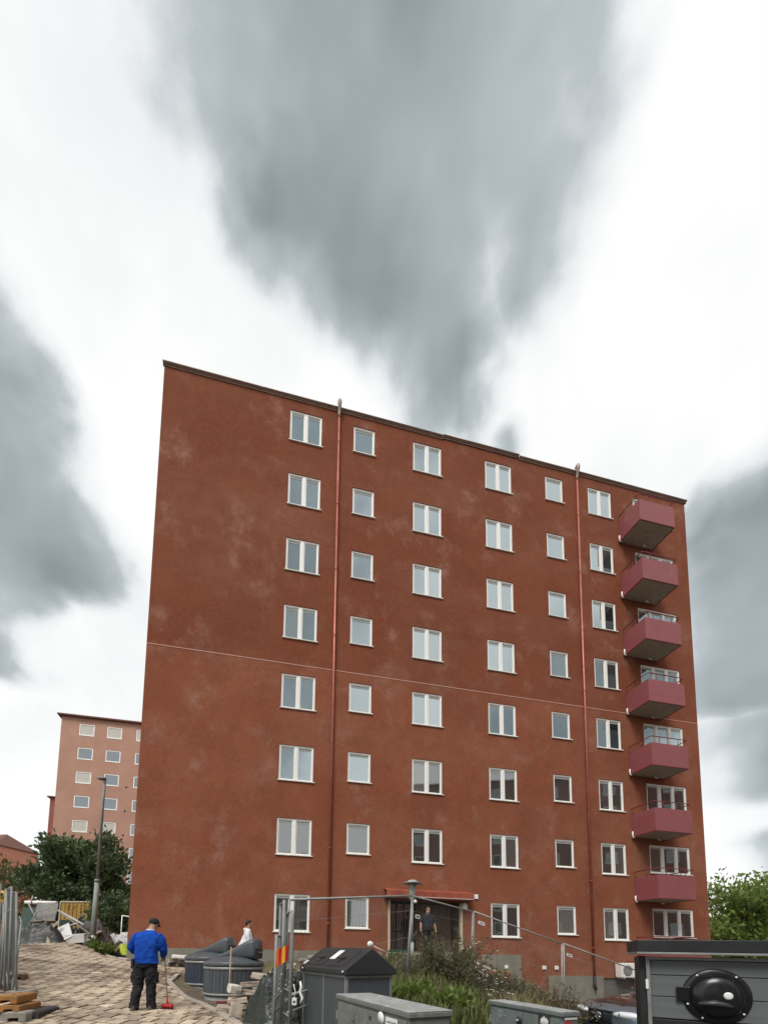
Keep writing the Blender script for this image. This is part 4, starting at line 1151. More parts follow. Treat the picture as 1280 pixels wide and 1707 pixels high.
# dark grey bin house with pitched lid
M_binpan = mat('charcoal_cladding', (.075, .082, .09), (.06, .065, .072), 2, .55, stretch=(14, 14, .4), bump=.15, bscale=20)
M_binlid = mat('black_bin_roof', (.033, .034, .037), (.025, .026, .028), 4, .5, bump=.15, bscale=60)
xb = Vector((-.577, .93, 0)).normalized(); ang = math.atan2(xb.y, xb.x)
bh = thing('waste_bin', 'square charcoal waste bin with black pitched lid', 'waste bin', (.07, 5.25, -.12), ang)   # x: far along left side, y: to the left of that => use -y
Wb, Db, Hb = 1.14, .70, 1.36
MB().box((.015, -Db + .015, 0), (Wb - .015, -.015, Hb)).build('core', M_binlid, bh)
for i in range(2):
    MB().box((.03 + i * .55, -.014, .02), (.565 + i * .54, .0, Hb - .02)).build('panel', M_binpan, bh, .004)
MB().box((-.0, -Db + .03, .02), (.014, -.03, Hb - .02)).build('panel', M_binpan, bh, .004)
fr_ = MB()
for (x, y) in ((-.008, -.028), (-.008, -Db - .002), (Wb - .028, -.028), (Wb - .028, -Db - .002)): fr_.box((x, y, 0), (x + .036, y + .036, Hb))
fr_.box((.03, -.012, Hb - .03), (Wb - .03, .008, Hb)); fr_.box((-.008, -Db + .03, Hb - .03), (.012, -.03, Hb)); fr_.box((.545, -.01, 0), (.57, .006, Hb - .03))
fr_.build('steel_frame', mat('frame_steel', (.30, .31, .30), (.22, .23, .225), 5, .5, .4), bh)
lid = MB(); e = .05
poly = [(-Db - e, Hb + .005), (e, Hb + .005), (e, Hb + .075), (-Db / 2, Hb + .35), (-Db - e, Hb + .075)]
vs = [(-e, y, z) for y, z in poly] + [(Wb + e, y, z) for y, z in poly]
lid._add(vs, [tuple(range(5)), tuple(reversed(range(5, 10)))] + [(i, i + 5, (i + 1) % 5 + 5, (i + 1) % 5) for i in range(5)])
lid = lid.build('lid', M_binlid, bh, .012)
sl_ = math.atan2(.275, Db / 2 + e)
def on_lid(x0, x1, t0, t1, th):   # t: 0 at the eave, 1 at the ridge on the near slope
    p = lambda x, t, o: (x, e - (Db / 2 + e) * t + o * math.sin(sl_), Hb + .075 + .275 * t + o * math.cos(sl_))
    m_ = MB(); m_._add([p(x0, t0, .001), p(x1, t0, .001), p(x1, t1, .001), p(x0, t1, .001), p(x0, t0, th), p(x1, t0, th), p(x1, t1, th), p(x0, t1, th)], [(0, 3, 2, 1), (4, 5, 6, 7), (0, 1, 5, 4), (1, 2, 6, 5), (2, 3, 7, 6), (3, 0, 4, 7)])
    return m_
on_lid(.10, .54, .12, .86, .008).build('lid_flap', M_binlid, lid, .004); on_lid(.62, 1.06, .12, .86, .008).build('lid_flap', M_binlid, lid, .004)
on_lid(.47, .60, .40, .82, .012).build('notice', M_plate, lid)
on_lid(1.10, 1.16, .10, .28, .012).build('notice', M_plate, lid)
for x in (.22, .74):
    on_lid(x, x + .16, .42, .47, .03).build('handle', M_ink, lid); on_lid(x + .06, x + .085, .25, .46, .022).build('handle', M_ink, lid)
for x in (.02, 1.1): MB().ball((x - .03, e + .012, Hb + .05), .014, 8, 6).build('bolt', M_plate, lid)

# ================================================================== ELECTRICITY CABINETS
M_cab = mat('cabinet_paint', (.185, .195, .172), (.125, .133, .118), 5, .62, .1, bump=.2, bscale=40, c3=(.27, .27, .24), s3=5)
M_cab2 = mat('cabinet_paint_green', (.175, .20, .195), (.12, .138, .135), 5, .62, .1, bump=.2, bscale=40, c3=(.26, .28, .275), s3=4.5)
M_cabtop = mat('cabinet_roof', (.42, .44, .44), (.24, .25, .245), 6, .55, .2, c3=(.58, .59, .58), s3=6)
def cabinet(label, near, far, depth, H, zg, m):
    near = Vector(near); far = Vector(far); d = far - near; L_ = d.length; ang = math.atan2(d.y, d.x)
    o = thing('utility_cabinet', label, 'cabinet', (near.x, near.y, zg), ang)      # x towards the far end, y<0 : depth behind
    MB().box((.02, -depth + .02, 0), (L_ - .02, -.02, H - .04)).build('body', m, o, .008)
    for (a, b) in ((.05, L_ * .48), (L_ * .49, L_ - .05)): MB().box((a, -.019, .08), (b, -.006, H - .07)).build('door', m, o, .005)
    t = MB(); t.box((0, -depth, H - .04), (L_, 0, H + .0)); t.build('lid_rim', m, o, .006)
    MB().box((.004, -depth + .004, H + .001), (L_ - .004, -.004, H + .012)).build('lid_top', M_cabtop, o, .006)
    h = MB()
    for z in (.3, H - .25): h.box((L_ - .06, -.006, z), (L_ - .035, .006, z + .09))
    h.build('hinge', M_galvdk, o)
    return o, L_
cl, LL = cabinet('low grey steel utility cabinet with a round white sticker beside the charcoal bin', (.53, 3.32, 0), (-.05, 4.62, 0), .42, 1.075, 0.0, M_cab)
Mx = lambda x, z, y=-.005: Matrix.Translation((x, y, z)) @ Matrix.Rotation(R(-90), 4, 'X')
MB().lathe([(0, 0), (.055, 0), (.055, .003), (0, .003)], (0, 0, 0), 24, M=Mx(LL * .315, .975)).build('round_sticker', M_plate, cl)
stk = MB().box((LL * .125, -.0055, .925), (LL * .255, -.003, 1.0)).build('label_sticker', M_plate, cl)
tx = MB()
for i, (a, b) in enumerate(((.11, .014), (.118, .03), (.13, .018), (.142, .022), (.155, .012), (.170, .034), (.182, .016), (.196, .02), (.208, .014))): tx.box((LL * (a + .025), -.0029, .962 - b / 2), (LL * (a + .025) + .007, -.0018, .962 + b / 2))
tx.box((LL * .134, -.0029, .960), (LL * .245, -.0018, .963)); tx.build('handwriting', M_ink, stk)
grf = MB(); gr_ = random.Random(8)
for k in range(14): x = LL * .70 + gr_.uniform(-.05, .05); z = .80 + gr_.uniform(-.14, .12); grf.box((x, -.0055, z), (x + gr_.uniform(.006, .03), -.0035, z + gr_.uniform(.01, .05)))
stuff(grf.build('scribble', mat('faded_ink', (.075, .08, .075), (.10, .105, .10), 6, .8), cl))
MB().box((LL * .44, -.006, .93), (LL * .455, .004, .965)).build('lock', M_ink, cl)
cr_, LR = cabinet('low grey steel utility cabinet with black sticker standing before the dry shrubs', (2.27, 4.42, 0), (1.86, 5.44, 0), .26, 1.06, -.11, M_cab2)
bs = MB().box((LR * .145, -.0055, .86), (LR * .285, -.003, 1.012)).build('black_sticker', M_ink, cr_)
w_ = MB()
for (a, b, c, d_) in ((.165, .255, .93, .965), (.18, .24, .965, .98), (.205, .22, .98, .995), (.16, .26, .915, .925)): w_.box((LR * a, -.0029, c), (LR * b, -.0015, d_))
w_.build('sticker_emblem', M_plate, bs)
kn = MB().lathe([(0, .0), (.04, .0), (.045, .012), (.03, .03), (0, .035)], (0, 0, 0), 18, M=Mx(LR * .53, .90)).build('lock', M_ink, cr_)
MB().lathe([(0, .036), (.014, .036), (.014, .040), (0, .040)], (0, 0, 0), 12, M=Mx(LR * .53, .90)).build('lock_cover', M_plate, cr_)
w_ = MB()
for k in range(9): a = gr_.uniform(.72, .90); c = gr_.uniform(.87, .98); w_.box((LR * a, -.0055, c), (LR * a + gr_.uniform(.02, .07), -.0036, c + gr_.uniform(.01, .03)))
w_.build('paint_marks', mat('pale_blue_chalk', (.24, .30, .36), (.19, .23, .25), 12, .9), cr_)
w_ = MB()
for k in range(3): w_.box((.001, -.08 - k * .035, .89), (.004, -.06 - k * .035, .975))
o = w_.build('red_digits', mat('red_marker', (.50, .03, .02), None, 9, .7), cr_); o.location = (-.005 + .018, 0, 0)
MB().box((.012, -.23, .985), (.0195, -.05, 1.012)).build('side_handle', M_plate, cr_, .004)

# ================================================================== BOARDED RECYCLING SHELTER
sang = R(-27); ZS = -.18
sh = thing('recycling_shelter', 'grey boarded recycling shelter with black roof and round black hatch', 'shelter', (2.86, 4.11, ZS), sang)
M_board = mat('grey_boards', (.135, .145, .15), (.115, .124, .129), 2, .75, stretch=(.6, 3, 8), rand=.06, bump=.2, bscale=30)
M_blackp = mat('black_fascia', (.022, .023, .026), (.017, .018, .02), 3, .5, bump=.1, bscale=20)
M_alu = mat('alu_trim', (.30, .30, .285), (.22, .22, .21), 7, .55, .3, bump=.1)
z = lambda q: q - ZS
SW = 2.6
MB().box((0, .012, 0), (.052, .12, z(1.55))).build('corner_post', M_blackp, sh, .004)
MB().box((SW - .06, .0, 0), (SW, .12, z(1.55))).build('corner_post', M_blackp, sh, .004)
f = MB(); f.box((.055, -.012, 0), (.085, .05, z(1.515))); f.box((.055, -.012, z(1.516)), (SW - .06, .05, z(1.545))); f.build('trim_frame', M_alu, sh, .003)
MB().box((.045, -.022, z(1.24)), (.068, -.0125, z(1.33))).build('hinge', M_plate, sh, .003)
zs_ = [1.514, 1.372, 1.172, .972]
for k in range(3): MB().box((.087, .012, z(zs_[k + 1]) + .004), (SW - .065, .036, z(zs_[k]) - .002)).build('board', M_board, sh, .005)
MB().box((.087, .004, 0), (SW - .065, .036, z(.966))).build('lower_panel', M_blackp, sh, .004)
MB().box((.03, .05, 0), (SW - .03, .5, z(1.54))).build('inner_box', M_blackp, sh)
rf = MB(); rf.box((-.02, -.10, z(1.588)), (SW + .1, .6, z(1.70))); rf = rf.build('roof', M_blackp, sh, .006)
MB().box((-.025, -.106, z(1.566)), (SW + .105, .605, z(1.587))).build('drip_edge', M_alu, rf, .003)
hx, hz, hr = .565, z(1.20), .245
Mx = Matrix.Translation((hx, .0, hz)) @ Matrix.Rotation(R(90), 4, 'X')
M_hatch = mat('black_hatch_plastic', (.012, .012, .013), (.009, .009, .010), 4, .28, spec=.5)
hf = MB().lathe([(hr - .06, -.03), (hr, -.012), (hr, .004), (hr - .012, .014), (hr - .05, .016)], (0, 0, 0), 48, M=Mx).build('hatch_rim', M_hatch, sh)
MB().lathe([(hr - .05, .014), (hr - .055, .05), (hr - .085, .085), (hr - .13, .10), (0, .104)], (0, 0, 0), 48, M=Mx).build('hatch_lid', M_hatch, hf)
# grip scoop on the lid, centre badge, side bracket and bolts
g_ = MB(); g_.loft([(-.135, -.098, -.135, .004, .01), (-.11, -.106, -.13, .03, .018), (-.02, -.112, -.125, .035, .03), (.06, -.108, -.135, .03, .022), (.11, -.098, -.15, .004, .008)], 12, 2.0, True, 'x', Matrix.Translation((hx - .02, 0, hz + .07))); g_.build('grip', mat('worn_black_plastic', (.05, .05, .055), (.03, .03, .033), 6, .35), hf)
MB().lathe([(0, .102), (.033, .102), (.033, .108), (.02, .112), (0, .112)], (0, 0, 0), 20, M=Matrix.Translation((hx + .055, 0, hz + .015)) @ Matrix.Rotation(R(90), 4, 'X')).build('badge', M_plate, hf)
MB().box((hx - hr - .045, -.02, hz - .055), (hx - hr + .06, -.002, hz + .075)).build('hinge_plate', M_hatch, hf, .004)
for w in (.9, 2.2, 3.5, 4.2, 5.6): MB().ball((hx + (hr - .02) * math.cos(w), -.018, hz + (hr - .02) * math.sin(w)), .010, 8, 6).build('bolt', M_plate, hf)

# ================================================================== PARKED CAR
CG = gz(5.6, 9.2)
car = thing('parked_car', 'silver-blue parked car with dark bonnet half hidden behind the recycling shelter', 'car', (5.20, 8.66, CG + .02), R(180 + 12))
M_carp = mat('car_paint', (.20, .25, .30), (.17, .215, .26), 2, .22, .55, spec=.6, coat=.6)
M_carhood = mat('car_bonnet', (.055, .045, .045), (.045, .038, .038), 2, .2, .4, spec=.6, coat=.6)
st = [(.0, .52, .80, .50), (-.05, .36, .88, .70), (-.14, .28, .93, .80), (-.35, .24, .985, .88), (-.8, .22, 1.02, .90), (-1.25, .22, 1.07, .91), (-1.45, .22, 1.12, .91)]
lf = lambda L_: [(-(-x), 0, (a + b) / 2, w, (b - a) / 2) for x, a, b, w in L_]
B_ = MB(); B_.loft(lf(st) + [(-2.1, 0, .86, .91, .62), (-2.35, 0, .87, .90, .64), (-3.6, 0, .86, .89, .63), (-4.3, 0, .70, .86, .45), (-4.5, 0, .68, .74, .32)], 28, 4.2, True, 'x')
body = B_.build('body', M_carp, car)
hd = MB(); rows = [(-.10, .875, .62), (-.35, .995, .70), (-.8, 1.035, .74), (-1.35, 1.10, .78)]
vs = []
for (x, zt, hw) in rows:
    for y in np.linspace(-1, 1, 9): vs.append((x, hw * y, zt - .05 * abs(y) ** 2.5 + .012 + (.012 if .45 < abs(y) < .7 else 0)))
hd._add(vs, [(i * 9 + k, i * 9 + k + 1, (i + 1) * 9 + k + 1, (i + 1) * 9 + k) for i in range(3) for k in range(8)], True)
o = hd.build('bonnet', M_carhood, car); q = o.modifiers.new('thick', 'SOLIDIFY'); q.thickness = .03
MB().loft([(-1.5, 0, 1.20, .70, .10), (-2.15, 0, 1.34, .66, .13), (-3.3, 0, 1.36, .64, .12), (-3.9, 0, 1.22, .60, .10)], 20, 3.5, True, 'x').build('cabin_glass', glass_mat('car_glass', (.7, .75, .8), .2, (.02, .02, .02)), car)
gm = MB()
for k in range(6): gm.box((-.055, -.27 + .008 * k, .58 + k * .045), (.035 - .012 * k, .27 - .008 * k, .60 + k * .045))
gm.box((-.09, -.30, .54), (-.0, .30, .85)); gr = gm.build('grille', mat('grille_black', (.015, .015, .016), (.025, .025, .027), 6, .4), car, .004)
Mx = Matrix.Translation((.045, 0, .735)) @ Matrix.Rotation(R(90), 4, 'Y')
em = MB(); em.lathe([(.070, -.006), (.080, 0), (.070, .006), (.062, 0), (.070, -.006)], (0, 0, 0), 24, M=Mx)
for k in range(3): w = k * 2.0944 + math.pi; em.tube([Mx @ Vector((0, 0, 0)), Mx @ Vector((.068 * math.cos(w), .068 * math.sin(w), 0))], [.011, .004], 6)
em.build('emblem', mat('chrome', (.75, .76, .78), None, 5, .15, .9), gr)
pl_ = MB().box((.015, -.26, .40), (.035, .26, .51)).build('number_plate', M_plate, car, .004)
tx = MB()
for i in range(6):
    y0 = -.205 + i * .07 + (.02 if i > 2 else 0)
    for (a, b, c, d_) in ((0, .012, .42, .49), (.030, .042, .42, .49), (0, .042, .452, .462), (0, .042, .48, .49))[: 3 + i % 2]: tx.box((.0352, y0 + a, c), (.0362, y0 + b, d_))
tx.build('plate_characters', M_ink, pl_)
for s in (-1, 1):
    h = MB(); Mh = Matrix.Translation((-.13, s * .56, .79)) @ Matrix.Rotation(R(s * 24), 4, 'Z') @ Matrix.Rotation(R(-10), 4, 'Y')
    vs, fs = _ball((0, 0, 0), 1.0, 20, 12, (.13, .29, .085)); h._add([Mh @ Vector(v) for v in vs], fs, True)
    o = h.build('headlight', mat('headlight_lens', (.78, .80, .82), (.60, .63, .65), 9, .12, 0.0, spec=.8, coat=1), car)
    for k in range(3):
        c = Mh @ Vector((.078 - .012 * k, -.13 + k * .13, .0)); MB().ball(c, .042, 10, 8, (1, 1, 1)).build('bulb_ring', mat('lamp_inner', (.12, .12, .13), (.4, .4, .42), 25, .2, .6), o)
for x in (-.85, -3.55):
    for s in (-1, 1):
        Mx = Matrix.Translation((x, s * .80, .32)) @ Matrix.Rotation(R(90 * s), 4, 'X')
        w = MB().lathe([(.20, -.10), (.31, -.11), (.33, -.08), (.33, .08), (.31, .11), (.20, .10)], (0, 0, 0), 28, M=Mx).build('wheel', mat('tyre', (.02, .02, .02), None, 9, .85), car)
        MB().lathe([(0, -.05), (.205, -.09), (.205, -.06), (0, -.02)], (0, 0, 0), 20, M=Mx).build('rim', M_galv, w)
MB().box((.0, -.70, .26), (.03, .70, .36)).build('bumper_lip', M_ink, car, .01)

# ================================================================== PEOPLE
def body_mesh(mb, name, m, parent, voxel=.012, smooth=6, fold=0.0, fsize=.12):
    o = mb.build(name, m, parent)
    r = o.modifiers.new('fuse', 'REMESH'); r.mode = 'VOXEL'; r.voxel_size = voxel; r.use_smooth_shade = True
    s = o.modifiers.new('soft', 'SMOOTH'); s.factor = .6; s.iterations = smooth
    if fold:
        t = bpy.data.textures.new('folds', 'CLOUDS'); t.noise_scale = fsize; t.noise_depth = 2
        d = o.modifiers.new('folds', 'DISPLACE'); d.texture = t; d.strength = fold; d.mid_level = .5; d.texture_coords = 'LOCAL'
    return o


def hand(mb, wrist, dirv, palmn, side, s=1.0, curl=.5):
    """palm, four fingers of unequal length and a thumb leaving the side of the palm"""
    d = Vector(dirv).normalized(); nrm = Vector(palmn); nrm = (nrm - d * nrm.dot(d)).normalized(); sd = d.cross(nrm) * side; w = Vector(wrist)
    mb.tube([w - d * .02, w + d * .03 * s, w + d * .085 * s], [.024 * s, .034 * s, .036 * s], 8)
    for k, (off, L_) in enumerate(((-.030, .072), (-.010, .082), (.010, .076), (.029, .060))):
        b = w + d * .075 * s + sd * off * s; m1 = b + (d * (1 - .3 * curl) + nrm * .5 * curl) * L_ * .5 * s; t = m1 + (d * (1 - .9 * curl) + nrm * 1.0 * curl) * L_ * .5 * s
        mb.tube([b, m1, t], [.010 * s, .0095 * s, .0075 * s], 6)
    b = w + d * .03 * s - sd * .028 * s; m1 = b + (d * .7 - sd * .6 + nrm * .2).normalized() * .04 * s; t = m1 + (d * .9 + nrm * .5).normalized() * .035 * s
    mb.tube([b, m1, t], [.013 * s, .011 * s, .009 * s], 6)


M_skin = mat('skin', (.42, .24, .17), (.38, .21, .145), 6, .6, spec=.3)
M_hair = mat('dark_hair', (.03, .022, .018), (.02, .015, .012), 12, .7)


def head(mb, c, fwd, s=1.0):
    """skull, jaw, nose, ears round the centre c, looking along fwd"""
    f = Vector(fwd).normalized(); sd = f.cross(Vector((0, 0, 1))).normalized(); up = sd.cross(f).normalized(); c = Vector(c)
    Mh = Matrix(((sd.x, f.x, up.x, c.x), (sd.y, f.y, up.y, c.y), (sd.z, f.z, up.z, c.z), (0, 0, 0, 1)))
    def bl(p, r, sc):
        vs, fs = _ball((0, 0, 0), r, 14, 10, sc); mb._add([Mh @ (Vector(v) * s + Vector(p) * s) for v in vs], fs, True)
    bl((0, -.01, .03), .085, (.9, 1.12, 1.05)); bl((0, .025, -.045), .062, (.95, 1.05, 1.15)); bl((0, .105, -.01), .016, (.9, 1.2, 1.6)); bl((0, .085, .025), .05, (1.2, .5, .3))
    for q in (-1, 1): bl((q * .078, -.005, -.005), .022, (.4, .8, 1.3))
    return Mh


def face_parts(Mh, root, s=1.0, brow=True):
    e = MB()
    for q in (-1, 1):
        vs, fs = _ball((0, 0, 0), .011, 8, 6, (1, .6, .7)); e._add([Mh @ (Vector(v) * s + Vector((q * .032, .083, .008)) * s) for v in vs], fs, True)
    e.build('eyes', M_ink, root)
    m_ = MB(); vs, fs = _ball((0, 0, 0), .024, 8, 6, (1, .35, .22)); m_._add([Mh @ (Vector(v) * s + Vector((0, .084, -.062)) * s) for v in vs], fs, True); m_.build('mouth', mat('lips', (.32, .12, .10), None, 6, .6), root)


# ---- man in blue sweeping, seen from behind
gx, gy = -3.62, 7.95; g0 = gz(gx, gy)
man = thing('person', 'man in bright blue jumper and black work trousers sweeping with a red broom', 'person', (gx, gy, g0 - .005), R(4))
bd = MB(); HC = (.035, .20, 1.60)
Mh = head(bd, HC, (.25, 1, -.55)); bd.tube([(0, .06, 1.40), (.01, .12, 1.49), (.03, .18, 1.57)], [.075, .062, .06], 12)
bd.loft([(0, .02, .92, .15, .10), (0, .03, 1.2, .16, .10), (0, .06, 1.40, .14, .085)], 14)
for s in (-1, 1):
    dx = -.03 if s < 0 else .02; fy = -.10 if s < 0 else .08
    bd.tube([(s * .10, 0, .86), (s * .11, .0, .66), (s * .10 + dx * .3, .02 + fy * .3, .46), (s * .10 + dx * .7, fy * .7, .24), (s * .10 + dx, fy, .05)], [.07, .062, .05, .045, .04], 10)
hand(bd, (.20, .30, .98), (-.15, .6, -.45), (-1, .1, .1), 1, 1.0, .9); hand(bd, (-.12, .36, 1.12), (.75, .35, -.2), (0, -.2, -1), -1, 1.0, .9)
body_mesh(bd, 'body', M_skin, man, .011, 4); face_parts(Mh, man)
M_blue = mat('blue_knit', (.014, .080, .43), (.009, .050, .30), 5, .9, bump=.25, bscale=60, spec=.1)
sw = MB()
sw.loft([(.03, -.01, .87, .205, .148), (.01, -.01, .95, .205, .145), (0, .0, 1.10, .205, .145), (0, .015, 1.24, .215, .145), (0, .035, 1.36, .215, .135), (0, .055, 1.44, .17, .105), (.005, .075, 1.49, .085, .075)], 22, 2.4)
sw.tube([(-.17, .05, 1.40), (-.25, .06, 1.30), (-.31, .07, 1.16), (-.30, .16, 1.10), (-.20, .30, 1.11), (-.14, .35, 1.12)], [.085, .085, .075, .068, .058, .05], 14)
sw.tube([(.17, .05, 1.40), (.235, .06, 1.30), (.275, .09, 1.14), (.255, .19, 1.05), (.215, .27, 1.0)], [.085, .085, .075, .065, .052], 14)
body_mesh(sw, 'jumper', M_blue, man, .012, 6, .03, .085)
MB().loft([(.012, .085, 1.475, .082, .078), (.016, .10, 1.515, .073, .07)], 18).build('collar', mat('white_collar', (.6, .6, .6), None, 9, .8), man)
M_trs = mat('black_work_trousers', (.014, .014, .017), (.030, .029, .033), 5, .9, bump=.2, bscale=40, spec=.15)
tr = MB(); tr.loft([(.01, 0, .80, .20, .14), (.01, 0, .90, .198, .142), (.01, -.005, .99, .185, .13)], 20, 2.3)
for s in (-1, 1):
    dx = -.03 if s < 0 else .02; fy = -.10 if s < 0 else .08
    tr.tube([(s * .10, 0, .86), (s * .11, .0, .66), (s * .10 + dx * .3, .02 + fy * .3, .46), (s * .10 + dx * .7, fy * .7, .24), (s * .10 + dx, fy, .06)], [.115, .105, .088, .082, .088], 16)
    tr.box((s * .20 - .03, -.06, .52), (s * .20 + .03, .08, .72))
body_mesh(tr, 'trousers', M_trs, man, .012, 4, .05, .08)
for s in (-1, 1):
    dx = -.03 if s < 0 else .02; fy = -.10 if s < 0 else .08
    x0 = s * .10 + dx; sh_ = MB(); sh_.loft([(x0, fy + .04, .0, .050, .14), (x0, fy + .04, .045, .052, .14), (x0, fy + .02, .085, .045, .11), (x0, fy - .02, .115, .042, .06)], 14, 2.6); sh_.build('shoe', mat('grey_shoe', (.10, .095, .085), (.07, .065, .06), 6, .8), man)
Mc = Mh; cp = MB()
vs, fs = _ball((0, -.012, .045), .098, 18, 12, (.93, 1.14, .90)); cp._add([Mc @ Vector(v) for v in vs if True], [f_ for f_ in fs], True)
cp._add([Mc @ Vector(v) for v in _ball((0, .10, .05), .085, 14, 8, (.85, .9, .12))[0]], _ball((0, .10, .05), .085, 14, 8, (.85, .9, .12))[1], True)
body_mesh(cp, 'cap', mat('black_cap', (.012, .012, .013), (.018, .018, .019), 8, .8), man, .010, 3)
tp = MB(); tp.box((-.235, -.09, .78), (-.185, .02, .96)); tp.build('tool_pouch', mat('black_pouch', (.018, .016, .016), None, 8, .7), man, .015)
bw = thing('broom', 'red headed push broom held by the man in blue', 'broom', (gx + .36, gy + .22, gz(gx + .36, gy + .22)))
MB().tube([(-.17, .14, 1.10), (.0, .0, .10)], .014, 8).build('handle', M_wood, bw)
MB().tube([(-.022, .018, .24), (.0, .0, .08)], .020, 8).build('socket', mat('red_plastic', (.52, .035, .035), (.42, .03, .03), 6, .5), bw)
MB().box((-.11, -.04, .055), (.11, .04, .115), Matrix.Rotation(R(-8), 4, 'Z')).build('head', mat('red_plastic', (.5, .03, .03)), bw, .015)
bb = MB(); r_ = random.Random(3)
for k in range(90):
    x = r_.uniform(-.10, .10); y = r_.uniform(-.035, .035); bb.tube([(x, y, .06), (x * 1.12 + r_.uniform(-.008, .008), y * 1.3, .0)], .004, 3, False)
bb.build('bristles', mat('dark_red_bristle', (.20, .02, .025), (.14, .015, .02), 9, .8), bw)

# ---- woman in white hooded coat by the wall
lx, ly = -2.98, 13.55; lady = thing('person', 'woman in white hooded coat walking behind the round containers', 'person', (lx, ly, gz(lx, ly)), R(-80))
bd = MB(); Mh = head(bd, (.0, .04, 1.52), (0, 1, 0), .95); bd.tube([(0, 0, 1.30), (0, .01, 1.38), (0, .03, 1.47)], [.07, .052, .05], 12)
bd.loft([(0, 0, .85, .14, .10), (0, 0, 1.1, .14, .10), (0, .0, 1.30, .14, .08)], 14)
for s in (-1, 1): bd.tube([(s * .08, 0, .88), (s * .09, .02, .5), (s * .09, s * .08, .05)], [.065, .05, .04], 10)
hand(bd, (.22, .12, .80), (0, .2, -1), (-1, 0, 0), 1, .92, .4); hand(bd, (-.22, -.05, .80), (0, .0, -1), (1, 0, 0), -1, .92, .4)
body_mesh(bd, 'body', M_skin, lady, .011, 4); face_parts(Mh, lady, .95)
ct = MB(); ct.loft([(0, -.05, .62, .28, .31), (0, -.04, .80, .26, .27), (0, -.01, 1.02, .21, .19), (0, 0, 1.2, .19, .13), (0, 0, 1.31, .15, .10), (0, 0, 1.37, .075, .07)], 20, 2.2)
for s, yy in ((-1, -.05), (1, .12)): ct.tube([(s * .15, 0, 1.27), (s * .215, .0, 1.12), (s * .235, yy * .5 - .01, .96), (s * .225, yy, .82)], [.075, .07, .06, .055], 12)
vs, fs = _ball((0, -.075, 1.34), .095, 14, 10, (1.15, .75, .7)); ct._add(vs, fs, True)
M_wcoat = mat('white_coat', (.72, .72, .74), (.62, .62, .64), 5, .8, bump=.1)
body_mesh(ct, 'coat', M_wcoat, lady, .013, 5, .03, .10)
MB().loft([(0, .165, .9, .05, .02), (0, .155, 1.1, .055, .02), (0, .10, 1.29, .045, .03)], 10).build('dark_top', M_trs, lady)
for s in (-1, 1): MB().tube([(s * .09, .01, .66), (s * .09, s * .06, .10)], [.075, .06], 12).build('trouser_leg', M_trs, lady); MB().loft([(s * .09, s * .08 + .03, -.0, .045, .12), (s * .09, s * .08 + .02, .06, .045, .11), (s * .09, s * .06, .11, .04, .06)], 12).build('shoe', M_trs, lady)
hr_ = MB(); vs, fs = _ball((0, -.025, .055), .092, 16, 10, (.98, 1.08, 1.0)); hr_._add([Mh @ (Vector(v) * .95) for v in vs], fs, True)
vs, fs = _ball((0, -.10, .0), .05, 12, 8, (1, 1, 1)); hr_._add([Mh @ (Vector(v) * .95) for v in vs], fs, True)
body_mesh(hr_, 'hair', M_hair, lady, .009, 2)

# ---- man in dark T-shirt standing in the doorway
dx_, dy_ = 3.18, 15.72; dm = thing('person', 'bearded man in dark T-shirt and trousers standing in the entrance doorway', 'person', (dx_, dy_, 1.46), R(192))
bd = MB(); Mh = head(bd, (0, .03, 1.64), (0, 1, -.08)); bd.tube([(0, 0, 1.42), (0, .01, 1.5), (0, .02, 1.58)], [.08, .062, .062], 12)
bd.loft([(0, 0, .92, .15, .10), (0, 0, 1.2, .16, .10), (0, 0, 1.42, .15, .085)], 14)
for s in (-1, 1):
    bd.tube([(s * .09, 0, .92), (s * .10, .0, .5), (s * .11, 0, .08)], [.07, .05, .04], 10)
    bd.tube([(s * .19, 0, 1.38), (s * .26, .0, 1.14), (s * .29, .06, .92)], [.055, .048, .036], 12); hand(bd, (s * .29, .06, .91), (s * .05, .2, -1), (-s, .1, 0), s, 1.0, .5)
body_mesh(bd, 'body', M_skin, dm, .011, 4); face_parts(Mh, dm)
ts = MB(); ts.loft([(0, .02, .86, .195, .15), (0, .03, 1.0, .205, .17), (0, .02, 1.2, .205, .15), (0, 0, 1.36, .20, .13), (0, 0, 1.44, .15, .10), (0, 0, 1.49, .075, .07)], 20, 2.3)
for s in (-1, 1): ts.tube([(s * .15, 0, 1.40), (s * .215, 0, 1.29), (s * .25, .0, 1.17)], [.085, .08, .075], 12)
body_mesh(ts, 'shirt', mat('navy_shirt', (.016, .018, .028), (.012, .013, .02), 6, .85), dm, .012, 5, .02, .1)
tr = MB(); tr.loft([(0, 0, .80, .185, .13), (0, 0, .95, .18, .13)], 18, 2.3)
for s in (-1, 1): tr.tube([(s * .09, 0, .86), (s * .10, .01, .48), (s * .11, 0, .05)], [.105, .082, .075], 14)
body_mesh(tr, 'trousers', M_trs, dm, .012, 5, .02, .1)
for s in (-1, 1): MB().loft([(s * .11, .04, 0, .05, .14), (s * .11, .04, .05, .05, .14), (s * .11, .0, .11, .045, .07)], 12).build('shoe', M_ink, dm)
be = MB(); vs, fs = _ball((0, .045, -.075), .062, 12, 8, (.95, .95, .85)); be._add([Mh @ Vector(v) for v in vs], fs, True); body_mesh(be, 'beard', mat('grey_beard', (.42, .39, .36), (.3, .28, .26), 20, .9), dm, .009, 2)
hh = MB(); vs, fs = _ball((0, -.022, .055), .088, 14, 10, (.98, 1.1, .98)); hh._add([Mh @ Vector(v) for v in vs], fs, True); body_mesh(hh, 'hair', M_hair, dm, .009, 2)

